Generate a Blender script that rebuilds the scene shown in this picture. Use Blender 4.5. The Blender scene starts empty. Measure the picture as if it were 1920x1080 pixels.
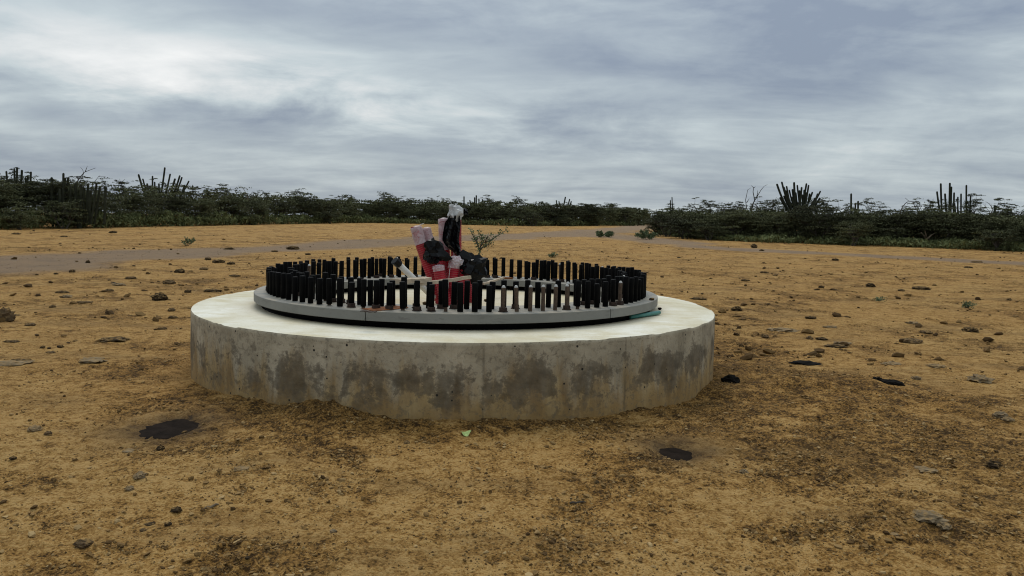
import bpy, bmesh, math, random
import numpy as np
from mathutils import Vector, Matrix, noise as mnoise

# ------------------------------------------------------------------ camera, sky, sun, exposure
scene = bpy.context.scene
COL = scene.collection
FPX = 1390.0                                   # focal length in pixels of a 1920 wide picture
PITCH, ROLL, SHIFT = math.radians(3.0), 0.01978, -52.8
CAMZ = 1.55
cam_data = bpy.data.cameras.new('camera')
cam_data.sensor_width = 36.0
cam_data.lens = FPX / 1920 * 36.0
cam_data.shift_y = SHIFT / 1920
cam_data.clip_start, cam_data.clip_end = 0.05, 9000
cam = bpy.data.objects.new('camera', cam_data)
COL.objects.link(cam)
cam.matrix_world = Matrix.Translation((0, 0, CAMZ)) @ Matrix.Rotation(math.pi/2 - PITCH, 4, 'X') @ Matrix.Rotation(ROLL, 4, 'Z')
scene.camera = cam

SUN_EL, SUN_AZ = math.radians(52), math.radians(-14)      # azimuth from +Y towards +X
world = bpy.data.worlds.new('World'); scene.world = world; world.use_nodes = True


class NT:
    """tiny node-tree writer"""
    def __init__(s, tree):
        s.t = tree; s.n = tree.nodes; s.l = tree.links
    def node(s, typ, ins=None, **props):
        nd = s.n.new(typ)
        for k, v in props.items(): setattr(nd, k, v)
        for k, v in (ins or {}).items(): s.put(nd.inputs[k], v)
        return nd
    def put(s, sock, v):
        if isinstance(v, bpy.types.NodeSocket): s.l.new(v, sock)
        elif isinstance(v, bpy.types.Node): s.l.new(v.outputs[0], sock)
        else:
            if isinstance(v, tuple) and len(v) == 3 and sock.type == 'RGBA': v = (*v, 1)
            sock.default_value = v
    def math(s, op, a, b=0.0, c=0.0, clamp=False):
        nd = s.node('ShaderNodeMath', operation=op, use_clamp=clamp)
        s.put(nd.inputs[0], a); s.put(nd.inputs[1], b); s.put(nd.inputs[2], c)
        return nd.outputs[0]
    def noise(s, vec, scale, detail=4.0, rough=0.55, dist=0.0, lac=2.0):
        nd = s.node('ShaderNodeTexNoise', {'Scale': scale, 'Detail': detail, 'Roughness': rough, 'Distortion': dist, 'Lacunarity': lac})
        if vec is not None: s.put(nd.inputs['Vector'], vec)
        return nd.outputs['Fac']
    def ramp(s, fac, stops, interp='LINEAR'):
        nd = s.node('ShaderNodeValToRGB'); cr = nd.color_ramp; cr.interpolation = interp
        while len(cr.elements) < len(stops): cr.elements.new(0.5)
        for e, (p, c) in zip(cr.elements, stops):
            e.position = p
            e.color = (c, c, c, 1) if isinstance(c, (int, float)) else (*c, 1)
        s.put(nd.inputs[0], fac)
        return nd.outputs['Color']
    def mix(s, fac, a, b, mode='MIX'):
        nd = s.node('ShaderNodeMix', data_type='RGBA', blend_type=mode)
        s.put(nd.inputs[0], fac); s.put(nd.inputs[6], a); s.put(nd.inputs[7], b)
        return nd.outputs[2]
    def mapv(s, vec, scale=(1, 1, 1), loc=(0, 0, 0), rot=(0, 0, 0)):
        nd = s.node('ShaderNodeMapping', {'Vector': vec, 'Scale': scale, 'Location': loc, 'Rotation': rot})
        return nd.outputs[0]
    def attr(s, name):
        return s.node('ShaderNodeAttribute', attribute_name=name)
    def bump(s, h, strength=0.5, dist=0.02, normal=None):
        nd = s.node('ShaderNodeBump', {'Height': h, 'Strength': strength, 'Distance': dist})
        if normal is not None: s.put(nd.inputs['Normal'], normal)
        return nd.outputs[0]


def build_world():
    w = NT(world.node_tree); w.n.clear()
    tc = w.node('ShaderNodeTexCoord').outputs['Generated']
    sep = w.node('ShaderNodeSeparateXYZ', {0: tc})
    X, Y, Z = sep.outputs
    zc = w.math('MAXIMUM', Z, 0.0)
    den = w.math('ADD', zc, 0.13)
    P = w.node('ShaderNodeCombineXYZ', {0: w.math('DIVIDE', X, den), 1: w.math('DIVIDE', Y, den), 2: 0.0}).outputs[0]
    az = w.math('MULTIPLY', w.math('ARCTAN2', X, Y), 57.296)
    el = w.math('MULTIPLY', w.math('ARCSINE', zc), 57.296)
    big = w.noise(w.mapv(P, (0.50, 0.62, 1), (3.1, 1.7, 0), (0, 0, 0.25)), 1.0, 5, 0.52, 0.5)
    streak = w.noise(w.mapv(P, (0.62, 1.15, 1), (7.3, 2.2, 0), (0, 0, 0.22)), 1.0, 9, 0.56, 0.55)
    puff = w.noise(w.mapv(P, (1.7, 3.0, 1), (1.3, 9.2, 0), (0, 0, 0.3)), 1.0, 8, 0.58, 0.5)

    D = w.node('ShaderNodeCombineXYZ', {0: w.math('MULTIPLY', az, 0.055), 1: w.math('MULTIPLY', el, 0.16), 2: 0.0}).outputs[0]
    wisp = w.noise(w.mapv(D, (1, 1, 1), (2.3, 0.4, 0), (0, 0, -0.12)), 1.5, 10, 0.60, 0.35)
    el = w.math('MULTIPLY_ADD', w.math('SUBTRACT', wisp, 0.5), 7.0, el)

    def lobe(a0, e0, wa, we, tilt=0.0):
        da = w.math('SUBTRACT', az, a0)
        de = w.math('ADD', w.math('SUBTRACT', el, e0), w.math('MULTIPLY', da, tilt))
        q = w.math('ADD', w.math('POWER', w.math('ABSOLUTE', w.math('DIVIDE', da, wa)), 2.0),
                   w.math('POWER', w.math('ABSOLUTE', w.math('DIVIDE', de, we)), 2.0))
        return w.math('EXPONENT', w.math('MULTIPLY', q, -1.0))
    t = w.math('MULTIPLY_ADD', big, 0.62, 0.065)
    t = w.math('MULTIPLY_ADD', w.math('SUBTRACT', streak, 0.5), 0.60, t)
    t = w.math('MULTIPLY_ADD', w.math('SUBTRACT', puff, 0.5), 0.42, t)
    t = w.math('MULTIPLY_ADD', w.math('SUBTRACT', wisp, 0.5), 0.75, t)
    t = w.math('MULTIPLY_ADD', lobe(-16, 10.3, 20, 2.4, 0.05), 0.42, t)
    t = w.math('MULTIPLY_ADD', lobe(-18, 6.4, 24, 1.5, 0.05), -0.12, t)
    t = w.math('MULTIPLY_ADD', lobe(23, 13.0, 24, 6.0, 0.10), -0.16, t)
    t = w.math('MULTIPLY_ADD', lobe(-22, 16.3, 20, 2.6, 0.03), -0.26, t)
    t = w.math('ADD', t, w.math('MULTIPLY', w.math('MULTIPLY', el, 1/90.0, clamp=True), 0.25))
    colr = w.ramp(t, [(0.10, (0.235, 0.285, 0.365)), (0.36, (0.372, 0.432, 0.483)), (0.55, (0.50, 0.565, 0.595)),
                      (0.74, (0.66, 0.69, 0.70)), (1.0, (0.88, 0.88, 0.87))])
    sky = w.node('ShaderNodeTexSky', sky_type='NISHITA', sun_disc=False, sun_elevation=SUN_EL, sun_rotation=SUN_AZ,
                 altitude=20, air_density=1.2, dust_density=2.0)
    lift = w.math('MULTIPLY_ADD', w.math('MULTIPLY', el, 1/90.0, clamp=True), 9.0, 10.0)      # overcast: brighter overhead
    clouds = w.node('ShaderNodeVectorMath', operation='SCALE'); w.put(clouds.inputs[0], colr); w.put(clouds.inputs[3], lift)
    cover = w.mix(0.93, sky.outputs[0], clouds.outputs[0])
    bg = w.node('ShaderNodeBackground', {'Color': cover, 'Strength': 0.10})
    w.node('ShaderNodeOutputWorld', {'Surface': bg.outputs[0]})
build_world()

sun_data = bpy.data.lights.new('sun', 'SUN')
sun_data.energy = 1.3; sun_data.angle = math.radians(28); sun_data.color = (1.0, 0.95, 0.88)
sun = bpy.data.objects.new('sun', sun_data); COL.objects.link(sun)
sd = Vector((math.sin(SUN_AZ)*math.cos(SUN_EL), math.cos(SUN_AZ)*math.cos(SUN_EL), math.sin(SUN_EL)))
sun.rotation_euler = (-sd).to_track_quat('-Z', 'Y').to_euler()
sun.location = sd*30

scene.view_settings.view_transform = 'Standard'; scene.view_settings.look = 'None'
scene.view_settings.exposure = 0.0; scene.view_settings.gamma = 1.0
scene.cycles.max_bounces = 6; scene.cycles.transparent_max_bounces = 12
scene.cycles.diffuse_bounces = 3; scene.cycles.glossy_bounces = 3
scene.cycles.use_denoising = True; scene.cycles.filter_width = 1.1

# ------------------------------------------------------------------ measuring: pixels of the photograph to places in the world
CX, CY, RP, HP = -0.587, 8.375, 2.8, 0.62          # pedestal centre, radius, height of its top


def ray(px, py):
    """direction (y = 1) of the sight line through pixel px, py of the 1920 x 1080 photograph"""
    X, Y = px - 960, py - 540 - SHIFT
    c, s = math.cos(ROLL), math.sin(ROLL)
    x, y = X*c + Y*s, -X*s + Y*c
    d, u = 1.0, -y/FPX
    yy = d*math.cos(PITCH) + u*math.sin(PITCH); zz = -d*math.sin(PITCH) + u*math.cos(PITCH)
    return Vector((x/FPX/yy, 1.0, zz/yy))


def P(px, py, Y):
    return Vector((0, 0, CAMZ)) + ray(px, py)*Y


# height of the soil round the pedestal, read off the foot of the concrete
RIM = []
for px, py in ((357, 703), (378, 727), (413, 736), (475, 748), (530, 762), (546, 758), (570, 761), (624, 762), (651, 770), (719, 781),
               (828, 790), (900, 790), (981, 791), (1065, 790), (1121, 785), (1191, 769), (1234, 765), (1301, 748), (1318, 728), (1340, 709)):
    r = ray(px, py); a = r.x*r.x + 1; b = r.x*CX + CY; c = CX*CX + CY*CY - RP*RP
    disc = b*b - a*c
    tt = (b - math.sqrt(max(disc, 0)))/a
    p = Vector((0, 0, CAMZ)) + r*tt
    RIM.append((math.atan2(p.y - CY, p.x - CX) % (2*math.pi), p.z))
RIM.sort()
RIM = [(RIM[0][0] - 1.2, 0.0)] + RIM + [(RIM[-1][0] + 1.2, 0.0)]
RA, RZ = np.array([a for a, z in RIM]), np.array([z for a, z in RIM])


def vnoise(x, y, seed=0):
    x = np.asarray(x, float); y = np.asarray(y, float)
    xi, yi = np.floor(x).astype(np.int64), np.floor(y).astype(np.int64)
    fx, fy = x - xi, y - yi
    fx = fx*fx*fx*(fx*(fx*6 - 15) + 10); fy = fy*fy*fy*(fy*(fy*6 - 15) + 10)
    def h(a, b):
        n = (a*374761393 + b*668265263 + seed*974711) & 0xFFFFFFFF
        n = ((n ^ (n >> 13))*1274126177) & 0xFFFFFFFF
        n = n ^ (n >> 16)
        return (n & 0xFFFF)/65535.0
    return (h(xi, yi)*(1 - fx) + h(xi + 1, yi)*fx)*(1 - fy) + (h(xi, yi + 1)*(1 - fx) + h(xi + 1, yi + 1)*fx)*fy


def fbm(x, y, seed=0, oct=4, gain=0.5):
    s, a, tot = 0, 1.0, 0
    c, sn = math.cos(0.6), math.sin(0.6)
    for k in range(oct):
        s = s + a*vnoise(x, y, seed + k*17); tot += a
        x, y = (x*c - y*sn)*2.03 + 5.1, (x*sn + y*c)*2.03 + 1.7
        a *= gain
    return s/tot


def sstep(a, b, x):
    t = np.clip((np.asarray(x, float) - a)/(b - a), 0, 1)
    return t*t*(3 - 2*t)


def macro(x, y):
    x = np.asarray(x, float); y = np.asarray(y, float)
    d = np.hypot(x, y)
    z = 0.009*np.clip(d - 40, 0, 110)
    r = np.hypot(x - CX, y - CY)
    a = np.arctan2(y - CY, x - CX) % (2*np.pi)
    a = np.where(a < RA[0], a + 2*np.pi, a)
    rim = np.interp(a, RA, RZ, left=0, right=0)
    return z + rim*np.exp(-np.clip(r - RP, 0, 99)/0.55)


def at(px, py):
    """where the sight line through a pixel meets the ground"""
    r = ray(px, py); d = 3.0
    if r.z >= -1e-5: d = 200.0
    else:
        d = CAMZ/-r.z
        for _ in range(40):
            z = float(macro(r.x*d, d)); dn = (CAMZ - z)/-r.z
            d = 0.5*d + 0.5*min(dn, 400)
    return Vector((r.x*d, d, float(macro(r.x*d, d))))


MOUNDS = []                                          # heaps of loose earth right of the pedestal
for px, py, rad, h in ((1540, 735, 0.34, 0.11), (1600, 722, 0.26, 0.07), (1470, 728, 0.22, 0.07), (1585, 765, 0.3, 0.05), (1850, 770, 0.35, 0.05),
                       (905, 812, 0.20, 0.035), (845, 822, 0.16, 0.028), (560, 766, 0.16, 0.035), (1420, 700, 0.25, 0.05), (1680, 740, 0.4, 0.05),
                       (610, 768, 0.2, 0.03), (1000, 800, 0.3, 0.02)):
    p = at(px, py); MOUNDS.append((p.x, p.y, rad, h))
PATCHES = [(at(323, 795), 0.165, 0.22), (at(1268, 844), 0.115, 0.15)]     # the two dark wet patches


def road_mask(x, y):
    def line(pts, w):
        m = np.full(np.shape(x), 1e9)
        for (a, b) in zip(pts[:-1], pts[1:]):
            ax, ay, wa = a; bx, by, wb = b
            t = np.clip(((x - ax)*(bx - ax) + (y - ay)*(by - ay))/((bx - ax)**2 + (by - ay)**2 + 1e-9), 0, 1)
            dd = np.hypot(x - ax - t*(bx - ax), y - ay - t*(by - ay))/(wa + (wb - wa)*t)
            m = np.minimum(m, dd)
        return m
    m = np.minimum(line(ROAD_A, 1), line(ROAD_B, 1) + 0.22)
    n = fbm(x*0.25, y*0.25, 77, 4)
    return sstep(1.22, 0.58, m + (n - 0.5)*1.1)


def _rp(px, py, w):
    p = at(px, py); return (p.x, p.y, w)
ROAD_A = [_rp(-500, 530, 3.4), _rp(0, 495, 3.2), _rp(280, 476, 2.9), _rp(480, 467, 2.6), _rp(730, 453, 3.2), _rp(950, 443, 4.2), _rp(1090, 437, 5.0), _rp(1170, 430, 4.6),
          _rp(1203, 424.5, 4.0)]
_p = ROAD_A[-1]; ROAD_A += [(_p[0]*1.35, _p[1]*1.35, 4.0), (_p[0]*2.2 + 6, _p[1]*2.2, 4.0)]
ROAD_B = [_rp(1110, 441, 5.0), _rp(1230, 451, 3.5), _rp(1330, 464, 2.8), _rp(1480, 472, 2.6), _rp(1640, 480, 2.6), _rp(1800, 488, 2.6), _rp(1920, 494, 2.6), _rp(2300, 520, 2.6)]


def rough_mask(x, y):
    """0 = smooth pale dust, 1 = crumbly brown soil"""
    n = fbm(x*2.7 + 3.3, y*2.7, 11, 5, 0.62)*0.62 + fbm(x*0.8, y*0.8 + 4, 23, 3)*0.38 + fbm(x*0.25, y*0.25, 29, 2)*0.12
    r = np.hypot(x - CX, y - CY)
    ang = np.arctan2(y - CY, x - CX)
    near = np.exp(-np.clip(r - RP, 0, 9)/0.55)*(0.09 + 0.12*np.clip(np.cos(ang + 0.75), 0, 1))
    blob = 0
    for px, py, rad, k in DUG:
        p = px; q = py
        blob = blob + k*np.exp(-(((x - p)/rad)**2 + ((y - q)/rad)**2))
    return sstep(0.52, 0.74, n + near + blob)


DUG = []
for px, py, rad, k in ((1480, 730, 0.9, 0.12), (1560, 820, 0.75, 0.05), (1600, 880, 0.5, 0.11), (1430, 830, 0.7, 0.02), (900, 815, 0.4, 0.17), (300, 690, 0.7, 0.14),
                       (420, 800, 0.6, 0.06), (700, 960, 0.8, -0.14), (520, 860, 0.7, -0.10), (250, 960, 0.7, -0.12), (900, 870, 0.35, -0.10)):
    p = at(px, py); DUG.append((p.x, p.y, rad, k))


def relief(x, y, rough):
    d = np.hypot(x, y)
    z = (fbm(x*0.45, y*0.45, 5, 3) - 0.5)*0.06*sstep(2, 14, d)
    z = z + (fbm(x*1.6, y*1.6, 9, 4) - 0.5)*0.030
    fine = 1 - np.abs(2*fbm(x*9, y*9, 31, 3) - 1)
    z = z + (fbm(x*7, y*7, 41, 3, 0.6) - 0.5)*(0.018 + 0.022*rough)*sstep(60, 8, d)
    z = z + (fine - 0.7)*0.010*rough*sstep(25, 6, d)
    z = z + (vnoise(x*38, y*38, 51) - 0.5)*(0.013 + 0.012*rough)*sstep(11, 5, d)
    for mx, my, rad, h in MOUNDS:
        q = np.exp(-(((x - mx)/rad)**2 + ((y - my)/rad)**2))
        z = z + h*q*(0.75 + 0.5*fbm(x*6, y*6, 61, 3))
    rr_ = np.hypot(x - CX, y - CY); aa_ = np.arctan2(y - CY, x - CX)
    z = z + np.exp(-np.clip(rr_ - RP, 0, 9)/0.14)*0.016*sstep(0.40, 0.75, fbm(aa_*7 + 3, aa_*0, 83, 4, 0.6))
    for p, ra, rb in PATCHES:
        q = ((x - p.x)/(ra*1.1))**2 + ((y - p.y)/(rb*1.1))**2
        k = np.exp(-np.clip(q, 0, 20)**1.4)
        z = z*(1 - 0.45*k) - 0.065*k
    return z


def gz(x, y):
    return float(macro(x, y) + relief(np.array([x]), np.array([y]), rough_mask(np.array([x]), np.array([y])))[0])


# ------------------------------------------------------------------ mesh helpers
def link(o, parent=None):
    COL.objects.link(o)
    if parent is not None: o.parent = parent
    return o


def np_mesh(name, verts, faces, mat=None, smooth=False, attrs=None):
    """faces: (n, k) integer array"""
    me = bpy.data.meshes.new(name)
    verts = np.asarray(verts, np.float32); faces = np.asarray(faces, np.int32)
    n, k = faces.shape
    me.vertices.add(len(verts)); me.vertices.foreach_set('co', verts.ravel())
    me.loops.add(n*k); me.loops.foreach_set('vertex_index', faces.ravel())
    me.polygons.add(n); me.polygons.foreach_set('loop_start', np.arange(0, n*k, k, dtype=np.int32))
    me.update(calc_edges=True)
    me.polygons.foreach_set('use_smooth', np.full(n, smooth))
    for an, av in (attrs or {}).items():
        at_ = me.attributes.new(an, 'FLOAT', 'POINT'); at_.data.foreach_set('value', np.asarray(av, np.float32))
    if mat: me.materials.append(mat)
    me.validate()
    return me


class MB:
    """collects simple solids; mesh() makes one mesh of them"""
    def __init__(s): s.v = []; s.f = []
    def add(s, vs, fs):
        o = len(s.v); s.v += [tuple(v) for v in vs]; s.f += [tuple(i + o for i in f) for f in fs]
    def tube(s, pts, rads, n=8, cap=True, star=0.0):
        o = len(s.v); pts = [Vector(p) for p in pts]
        ref = Vector((0.31, 0.12, 0.94))
        d0 = (pts[1] - pts[0]).normalized()
        u = d0.cross(ref if abs(d0.dot(ref)) < 0.95 else Vector((1, 0, 0))).normalized()
        for i, p in enumerate(pts):
            d = (pts[min(i + 1, len(pts) - 1)] - pts[max(i - 1, 0)]).normalized()
            u = (u - d*u.dot(d)).normalized(); w = d.cross(u)
            for k in range(n):
                a = 2*math.pi*k/n; r = rads[i]*(1 - star*(k % 2))
                s.v.append(tuple(p + (u*math.cos(a) + w*math.sin(a))*r))
        for i in range(len(pts) - 1):
            for k in range(n):
                s.f.append((o + i*n + k, o + i*n + (k + 1) % n, o + (i + 1)*n + (k + 1) % n, o + (i + 1)*n + k))
        if cap:
            s.f.append(tuple(o + k for k in reversed(range(n))))
            s.f.append(tuple(o + (len(pts) - 1)*n + k for k in range(n)))
    def mesh(s, name, mat, smooth=False):
        me = bpy.data.meshes.new(name); me.from_pydata(s.v, [], s.f); me.update()
        if smooth: me.polygons.foreach_set('use_smooth', [True]*len(me.polygons))
        if mat: me.materials.append(mat)
        return me


def new(name, me, parent=None, loc=None):
    o = bpy.data.objects.new(name, me); link(o, parent)
    if loc is not None: o.location = loc
    return o


def empty(name, loc=(0, 0, 0)):
    o = bpy.data.objects.new(name, None); o.empty_display_size = 0.1; link(o); o.location = loc
    return o


def tag(o, label, cat=None, group=None, kind=None):
    o['label'] = label
    if cat: o['category'] = cat
    if group: o['group'] = group
    if kind: o['kind'] = kind
    return o


def lathe(profile, n, name, mat, smooth=True, uvcols=None):
    pr = np.array(profile, float); m = len(pr)
    a = np.arange(n)*2*np.pi/n
    v = np.stack([np.outer(pr[:, 0], np.cos(a)), np.outer(pr[:, 0], np.sin(a)), np.repeat(pr[:, 1:2], n, 1)], -1).reshape(-1, 3)
    i, k = np.meshgrid(np.arange(m - 1), np.arange(n), indexing='ij'); k2 = (k + 1) % n
    f = np.stack([i*n + k, i*n + k2, (i + 1)*n + k2, (i + 1)*n + k], -1).reshape(-1, 4)
    return np_mesh(name, v, f, mat, smooth)


def material(name):
    m = bpy.data.materials.new(name); m.use_nodes = True
    nt = NT(m.node_tree); b = nt.n['Principled BSDF']
    b.inputs['Specular IOR Level'].default_value = 0.3
    return m, nt, b


def simple(name, col, rough=0.7, spec=0.3, var=0.25, scale=6.0, bump=0.0, metal=0.0):
    m, w, b = material(name)
    tc = w.node('ShaderNodeTexCoord').outputs['Object']
    n = w.noise(tc, scale, 5, 0.6)
    lo = tuple(c*(1 - var) for c in col); hi = tuple(min(1, c*(1 + var)) for c in col)
    w.put(b.inputs['Base Color'], w.ramp(n, [(0.3, lo), (0.7, hi)]))
    b.inputs['Roughness'].default_value = rough; b.inputs['Specular IOR Level'].default_value = spec; b.inputs['Metallic'].default_value = metal
    if bump: w.put(b.inputs['Normal'], w.bump(w.noise(tc, scale*6, 4), bump, 0.01))
    return m


# ------------------------------------------------------------------ materials
def mat_ground():
    m, w, b = material('clay_ground')
    pos = w.node('ShaderNodeNewGeometry').outputs['Position']
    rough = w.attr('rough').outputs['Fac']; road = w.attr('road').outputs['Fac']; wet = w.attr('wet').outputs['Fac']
    n1 = w.noise(pos, 2.3, 6, 0.62); n2 = w.noise(pos, 14, 6, 0.65, 0.4); n3 = w.noise(pos, 55, 5, 0.6)
    nb = w.noise(pos, 0.35, 3, 0.5)
    # dust to crumb: pale ochre powder, trodden clay, damp brown crumbs and, in the darkest tones, painted shade of the pits between them
    def swing(n, k): return w.math('MULTIPLY', w.math('SUBTRACT', n, 0.5), k)
    nf = w.noise(pos, 130, 3, 0.6); n9 = w.noise(pos, 6.0, 5, 0.65, 0.5)
    t = w.math('ADD', swing(n1, 0.7), swing(n2, 2.0)); t = w.math('ADD', t, swing(n9, 1.3))
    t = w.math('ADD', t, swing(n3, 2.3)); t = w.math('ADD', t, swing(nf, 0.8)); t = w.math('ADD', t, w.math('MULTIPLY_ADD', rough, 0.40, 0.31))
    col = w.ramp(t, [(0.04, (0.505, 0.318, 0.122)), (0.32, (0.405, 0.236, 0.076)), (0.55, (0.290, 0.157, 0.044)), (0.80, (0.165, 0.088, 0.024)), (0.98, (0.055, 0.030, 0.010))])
    col = w.mix(w.ramp(nb, [(0.38, 0.0), (0.62, 0.5)]), col, w.mix(1.0, col, (0.97, 0.90, 0.80), 'MULTIPLY'))
    fr = w.math('MULTIPLY', t, 1.0, clamp=True)
    # specks of dark organic bits and pale grit
    v = w.node('ShaderNodeTexVoronoi', {'Vector': pos, 'Scale': 42.0, 'Randomness': 1.0})
    vs = w.node('ShaderNodeSeparateColor', {0: v.outputs['Color']})
    dot = w.math('MULTIPLY', w.math('LESS_THAN', v.outputs['Distance'], w.math('MULTIPLY', vs.outputs[1], 0.30)), w.math('GREATER_THAN', vs.outputs[0], 0.70))
    col = w.mix(w.math('MULTIPLY', dot, 0.75), col, (0.07, 0.043, 0.02))
    dot2 = w.math('MULTIPLY', w.math('LESS_THAN', v.outputs['Distance'], 0.2), w.math('LESS_THAN', vs.outputs[0], 0.05))
    col = w.mix(w.math('MULTIPLY', dot2, 0.6), col, (0.5, 0.38, 0.2))
    # far streaks of brown
    st = w.noise(w.mapv(pos, (0.5, 1.1, 1)), 1.0, 7, 0.68)
    col = w.mix(w.math('MULTIPLY', w.ramp(st, [(0.50, 0.0), (0.68, 1.0)]), 0.6), col, (0.15, 0.088, 0.033))
    # gravel of the track
    grav = w.ramp(n3, [(0.3, (0.15, 0.105, 0.070)), (0.7, (0.29, 0.215, 0.155))])
    col = w.mix(w.math('MULTIPLY', road, 0.80), col, grav)
    # damp soil round the two wet patches
    col = w.mix(w.math('MULTIPLY', wet, 0.85), col, (0.045, 0.032, 0.022))
    w.put(b.inputs['Base Color'], col)
    b.inputs['Roughness'].default_value = 0.95; b.inputs['Specular IOR Level'].default_value = 0.12
    bp = w.node('ShaderNodeBump', {'Height': w.math('MULTIPLY', t, -1.0), 'Distance': 0.025, 'Strength': 0.8})
    w.put(b.inputs['Normal'], bp.outputs[0])
    return m


def mat_concrete_side():
    m, w, b = material('stained_concrete')
    uv = w.node('ShaderNodeUVMap', uv_map='arc').outputs[0]
    pos = w.node('ShaderNodeNewGeometry').outputs['Position']
    sp = w.node('ShaderNodeSeparateXYZ', {0: uv}); U, V = sp.outputs[0], sp.outputs[1]      # V: metres below the rim
    g = w.noise(uv, 3.0, 6, 0.6)
    base = w.ramp(g, [(0.36, (0.29, 0.242, 0.165)), (0.5, (0.395, 0.335, 0.236)), (0.64, (0.49, 0.42, 0.302))])
    # board-wide differences of tone
    pan = w.node('ShaderNodeTexWhiteNoise', {'W': w.math('FLOOR', w.math('DIVIDE', w.math('ADD', U, w.math('MULTIPLY', g, 0.16)), 0.41))}, noise_dimensions='1D')
    base = w.mix(0.16, base, w.ramp(pan.outputs[0], [(0, (0.18, 0.17, 0.14)), (1, (0.42, 0.40, 0.34))]))
    # clay washed up from below: tan, with drip-shaped upper edge
    dr = w.noise(w.mapv(uv, (5.5, 0.9, 1)), 1.0, 6, 0.62, 0.3)
    tan_f = w.ramp(w.math('ADD', V, w.math('MULTIPLY', w.math('SUBTRACT', dr, 0.5), 1.3)), [(0.16, 0.0), (0.44, 1.0)])
    tan = w.ramp(w.noise(w.mapv(uv, (7, 1.4, 1)), 1.0, 5, 0.6), [(0.38, (0.185, 0.108, 0.034)), (0.62, (0.40, 0.275, 0.115))])
    col = w.mix(w.math('MULTIPLY', tan_f, 0.80), base, tan)
    sc0 = w.noise(uv, 16, 8, 0.75, 0.3)
    # dark mould and damp, lumpy, mostly in a band under the clean top strip
    ds = w.noise(w.mapv(uv, (2.6, 2.6, 1), (4.2, 0.6, 0)), 1.0, 12, 0.70, 0.15)
    band = w.ramp(V, [(0.02, 0.0), (0.17, 0.55), (0.27, 1.0), (0.42, 0.75), (0.62, 0.35)])
    ds = w.math('ADD', ds, w.math('MULTIPLY', w.math('SUBTRACT', w.noise(w.mapv(uv, (6.0, 1.1, 1)), 1.0, 6, 0.65), 0.5), 0.35))
    ds = w.math('ADD', ds, w.math('MULTIPLY', w.math('SUBTRACT', sc0, 0.5), 0.30))
    dk = w.ramp(w.math('ADD', ds, w.math('MULTIPLY', band, 0.17)), [(0.615, 0.0), (0.635, 0.6), (0.69, 0.95), (0.85, 1.0)])
    dcol = w.ramp(w.noise(uv, 9, 4), [(0.38, (0.060, 0.048, 0.034)), (0.62, (0.150, 0.122, 0.085))])
    col = w.mix(w.math('MULTIPLY', dk, 0.78), col, dcol)
    # rust-brown vertical runs
    rn = w.noise(w.mapv(uv, (9.0, 0.35, 1), (2.0, 0, 0)), 1.0, 5, 0.6)
    col = w.mix(w.math('MULTIPLY', w.math('MULTIPLY', w.ramp(rn, [(0.60, 0.0), (0.72, 1.0)]), w.ramp(V, [(0.15, 0.0), (0.5, 1.0)])), 0.55), col, (0.15, 0.105, 0.052))
    # thin runs of dirt from the rim, and clay splashed up by rain at the foot
    rd = w.noise(w.mapv(uv, (22.0, 0.25, 1), (7.0, 0, 0)), 1.0, 4, 0.6)
    col = w.mix(w.math('MULTIPLY', w.math('MULTIPLY', w.ramp(rd, [(0.58, 0.0), (0.66, 1.0)]), w.ramp(w.math('ADD', V, w.math('MULTIPLY', g, 0.5)), [(0.2, 1.0), (0.62, 0.0)])), 0.42), col, (0.11, 0.092, 0.066))
    sp_ = w.ramp(w.math('ADD', V, w.math('MULTIPLY', w.math('SUBTRACT', w.noise(uv, 5, 8, 0.72), 0.5), 0.55)), [(0.44, 0.0), (0.60, 1.0)])
    col = w.mix(w.math('MULTIPLY', sp_, 0.65), col, (0.31, 0.188, 0.066))
    # crackled scurf
    sc = w.noise(uv, 19, 8, 0.75, 0.5)
    col = w.mix(w.math('MULTIPLY', w.ramp(sc, [(0.52, 0.0), (0.60, 1.0)]), 0.50), col, (0.13, 0.11, 0.08))
    # shutter joints
    js = w.math('ABSOLUTE', w.math('SUBTRACT', w.math('FRACT', w.math('DIVIDE', w.math('ADD', U, 0.62), 1.235)), 0.5))
    js = w.math('ADD', js, w.math('MULTIPLY', w.math('SUBTRACT', w.noise(uv, 18, 4), 0.5), 0.02))
    joint = w.math('MULTIPLY', w.ramp(js, [(0.0, 1.0), (0.012, 0.0)]), w.ramp(w.noise(w.mapv(uv, (0.6, 3.0, 1)), 1.0, 4), [(0.40, 0.0), (0.58, 1.0)]))
    col = w.mix(w.math('MULTIPLY', joint, 0.55), col, (0.10, 0.085, 0.06))
    # blow holes
    vo = w.node('ShaderNodeTexVoronoi', {'Vector': uv, 'Scale': 17.0}); vc = w.node('ShaderNodeSeparateColor', {0: vo.outputs['Color']})
    where = w.ramp(w.noise(uv, 1.1, 3), [(0.40, 0.0), (0.62, 1.0)])
    hole = w.math('MULTIPLY', w.math('LESS_THAN', vo.outputs['Distance'], w.math('MULTIPLY_ADD', vc.outputs[1], 0.13, 0.06)),
                  w.math('GREATER_THAN', w.math('ADD', vc.outputs[0], w.math('MULTIPLY', where, 0.45)), 0.95))
    col = w.mix(hole, col, (0.03, 0.026, 0.02))
    w.put(b.inputs['Base Color'], col)
    b.inputs['Roughness'].default_value = 0.9; b.inputs['Specular IOR Level'].default_value = 0.2
    h = w.math('SUBTRACT', w.math('ADD', w.noise(uv, 30, 6), w.math('MULTIPLY', w.noise(uv, 4, 4), 1.5)), w.math('ADD', w.math('MULTIPLY', hole, 3.0), joint))
    w.put(b.inputs['Normal'], w.bump(h, 0.35, 0.012))
    return m


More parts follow.
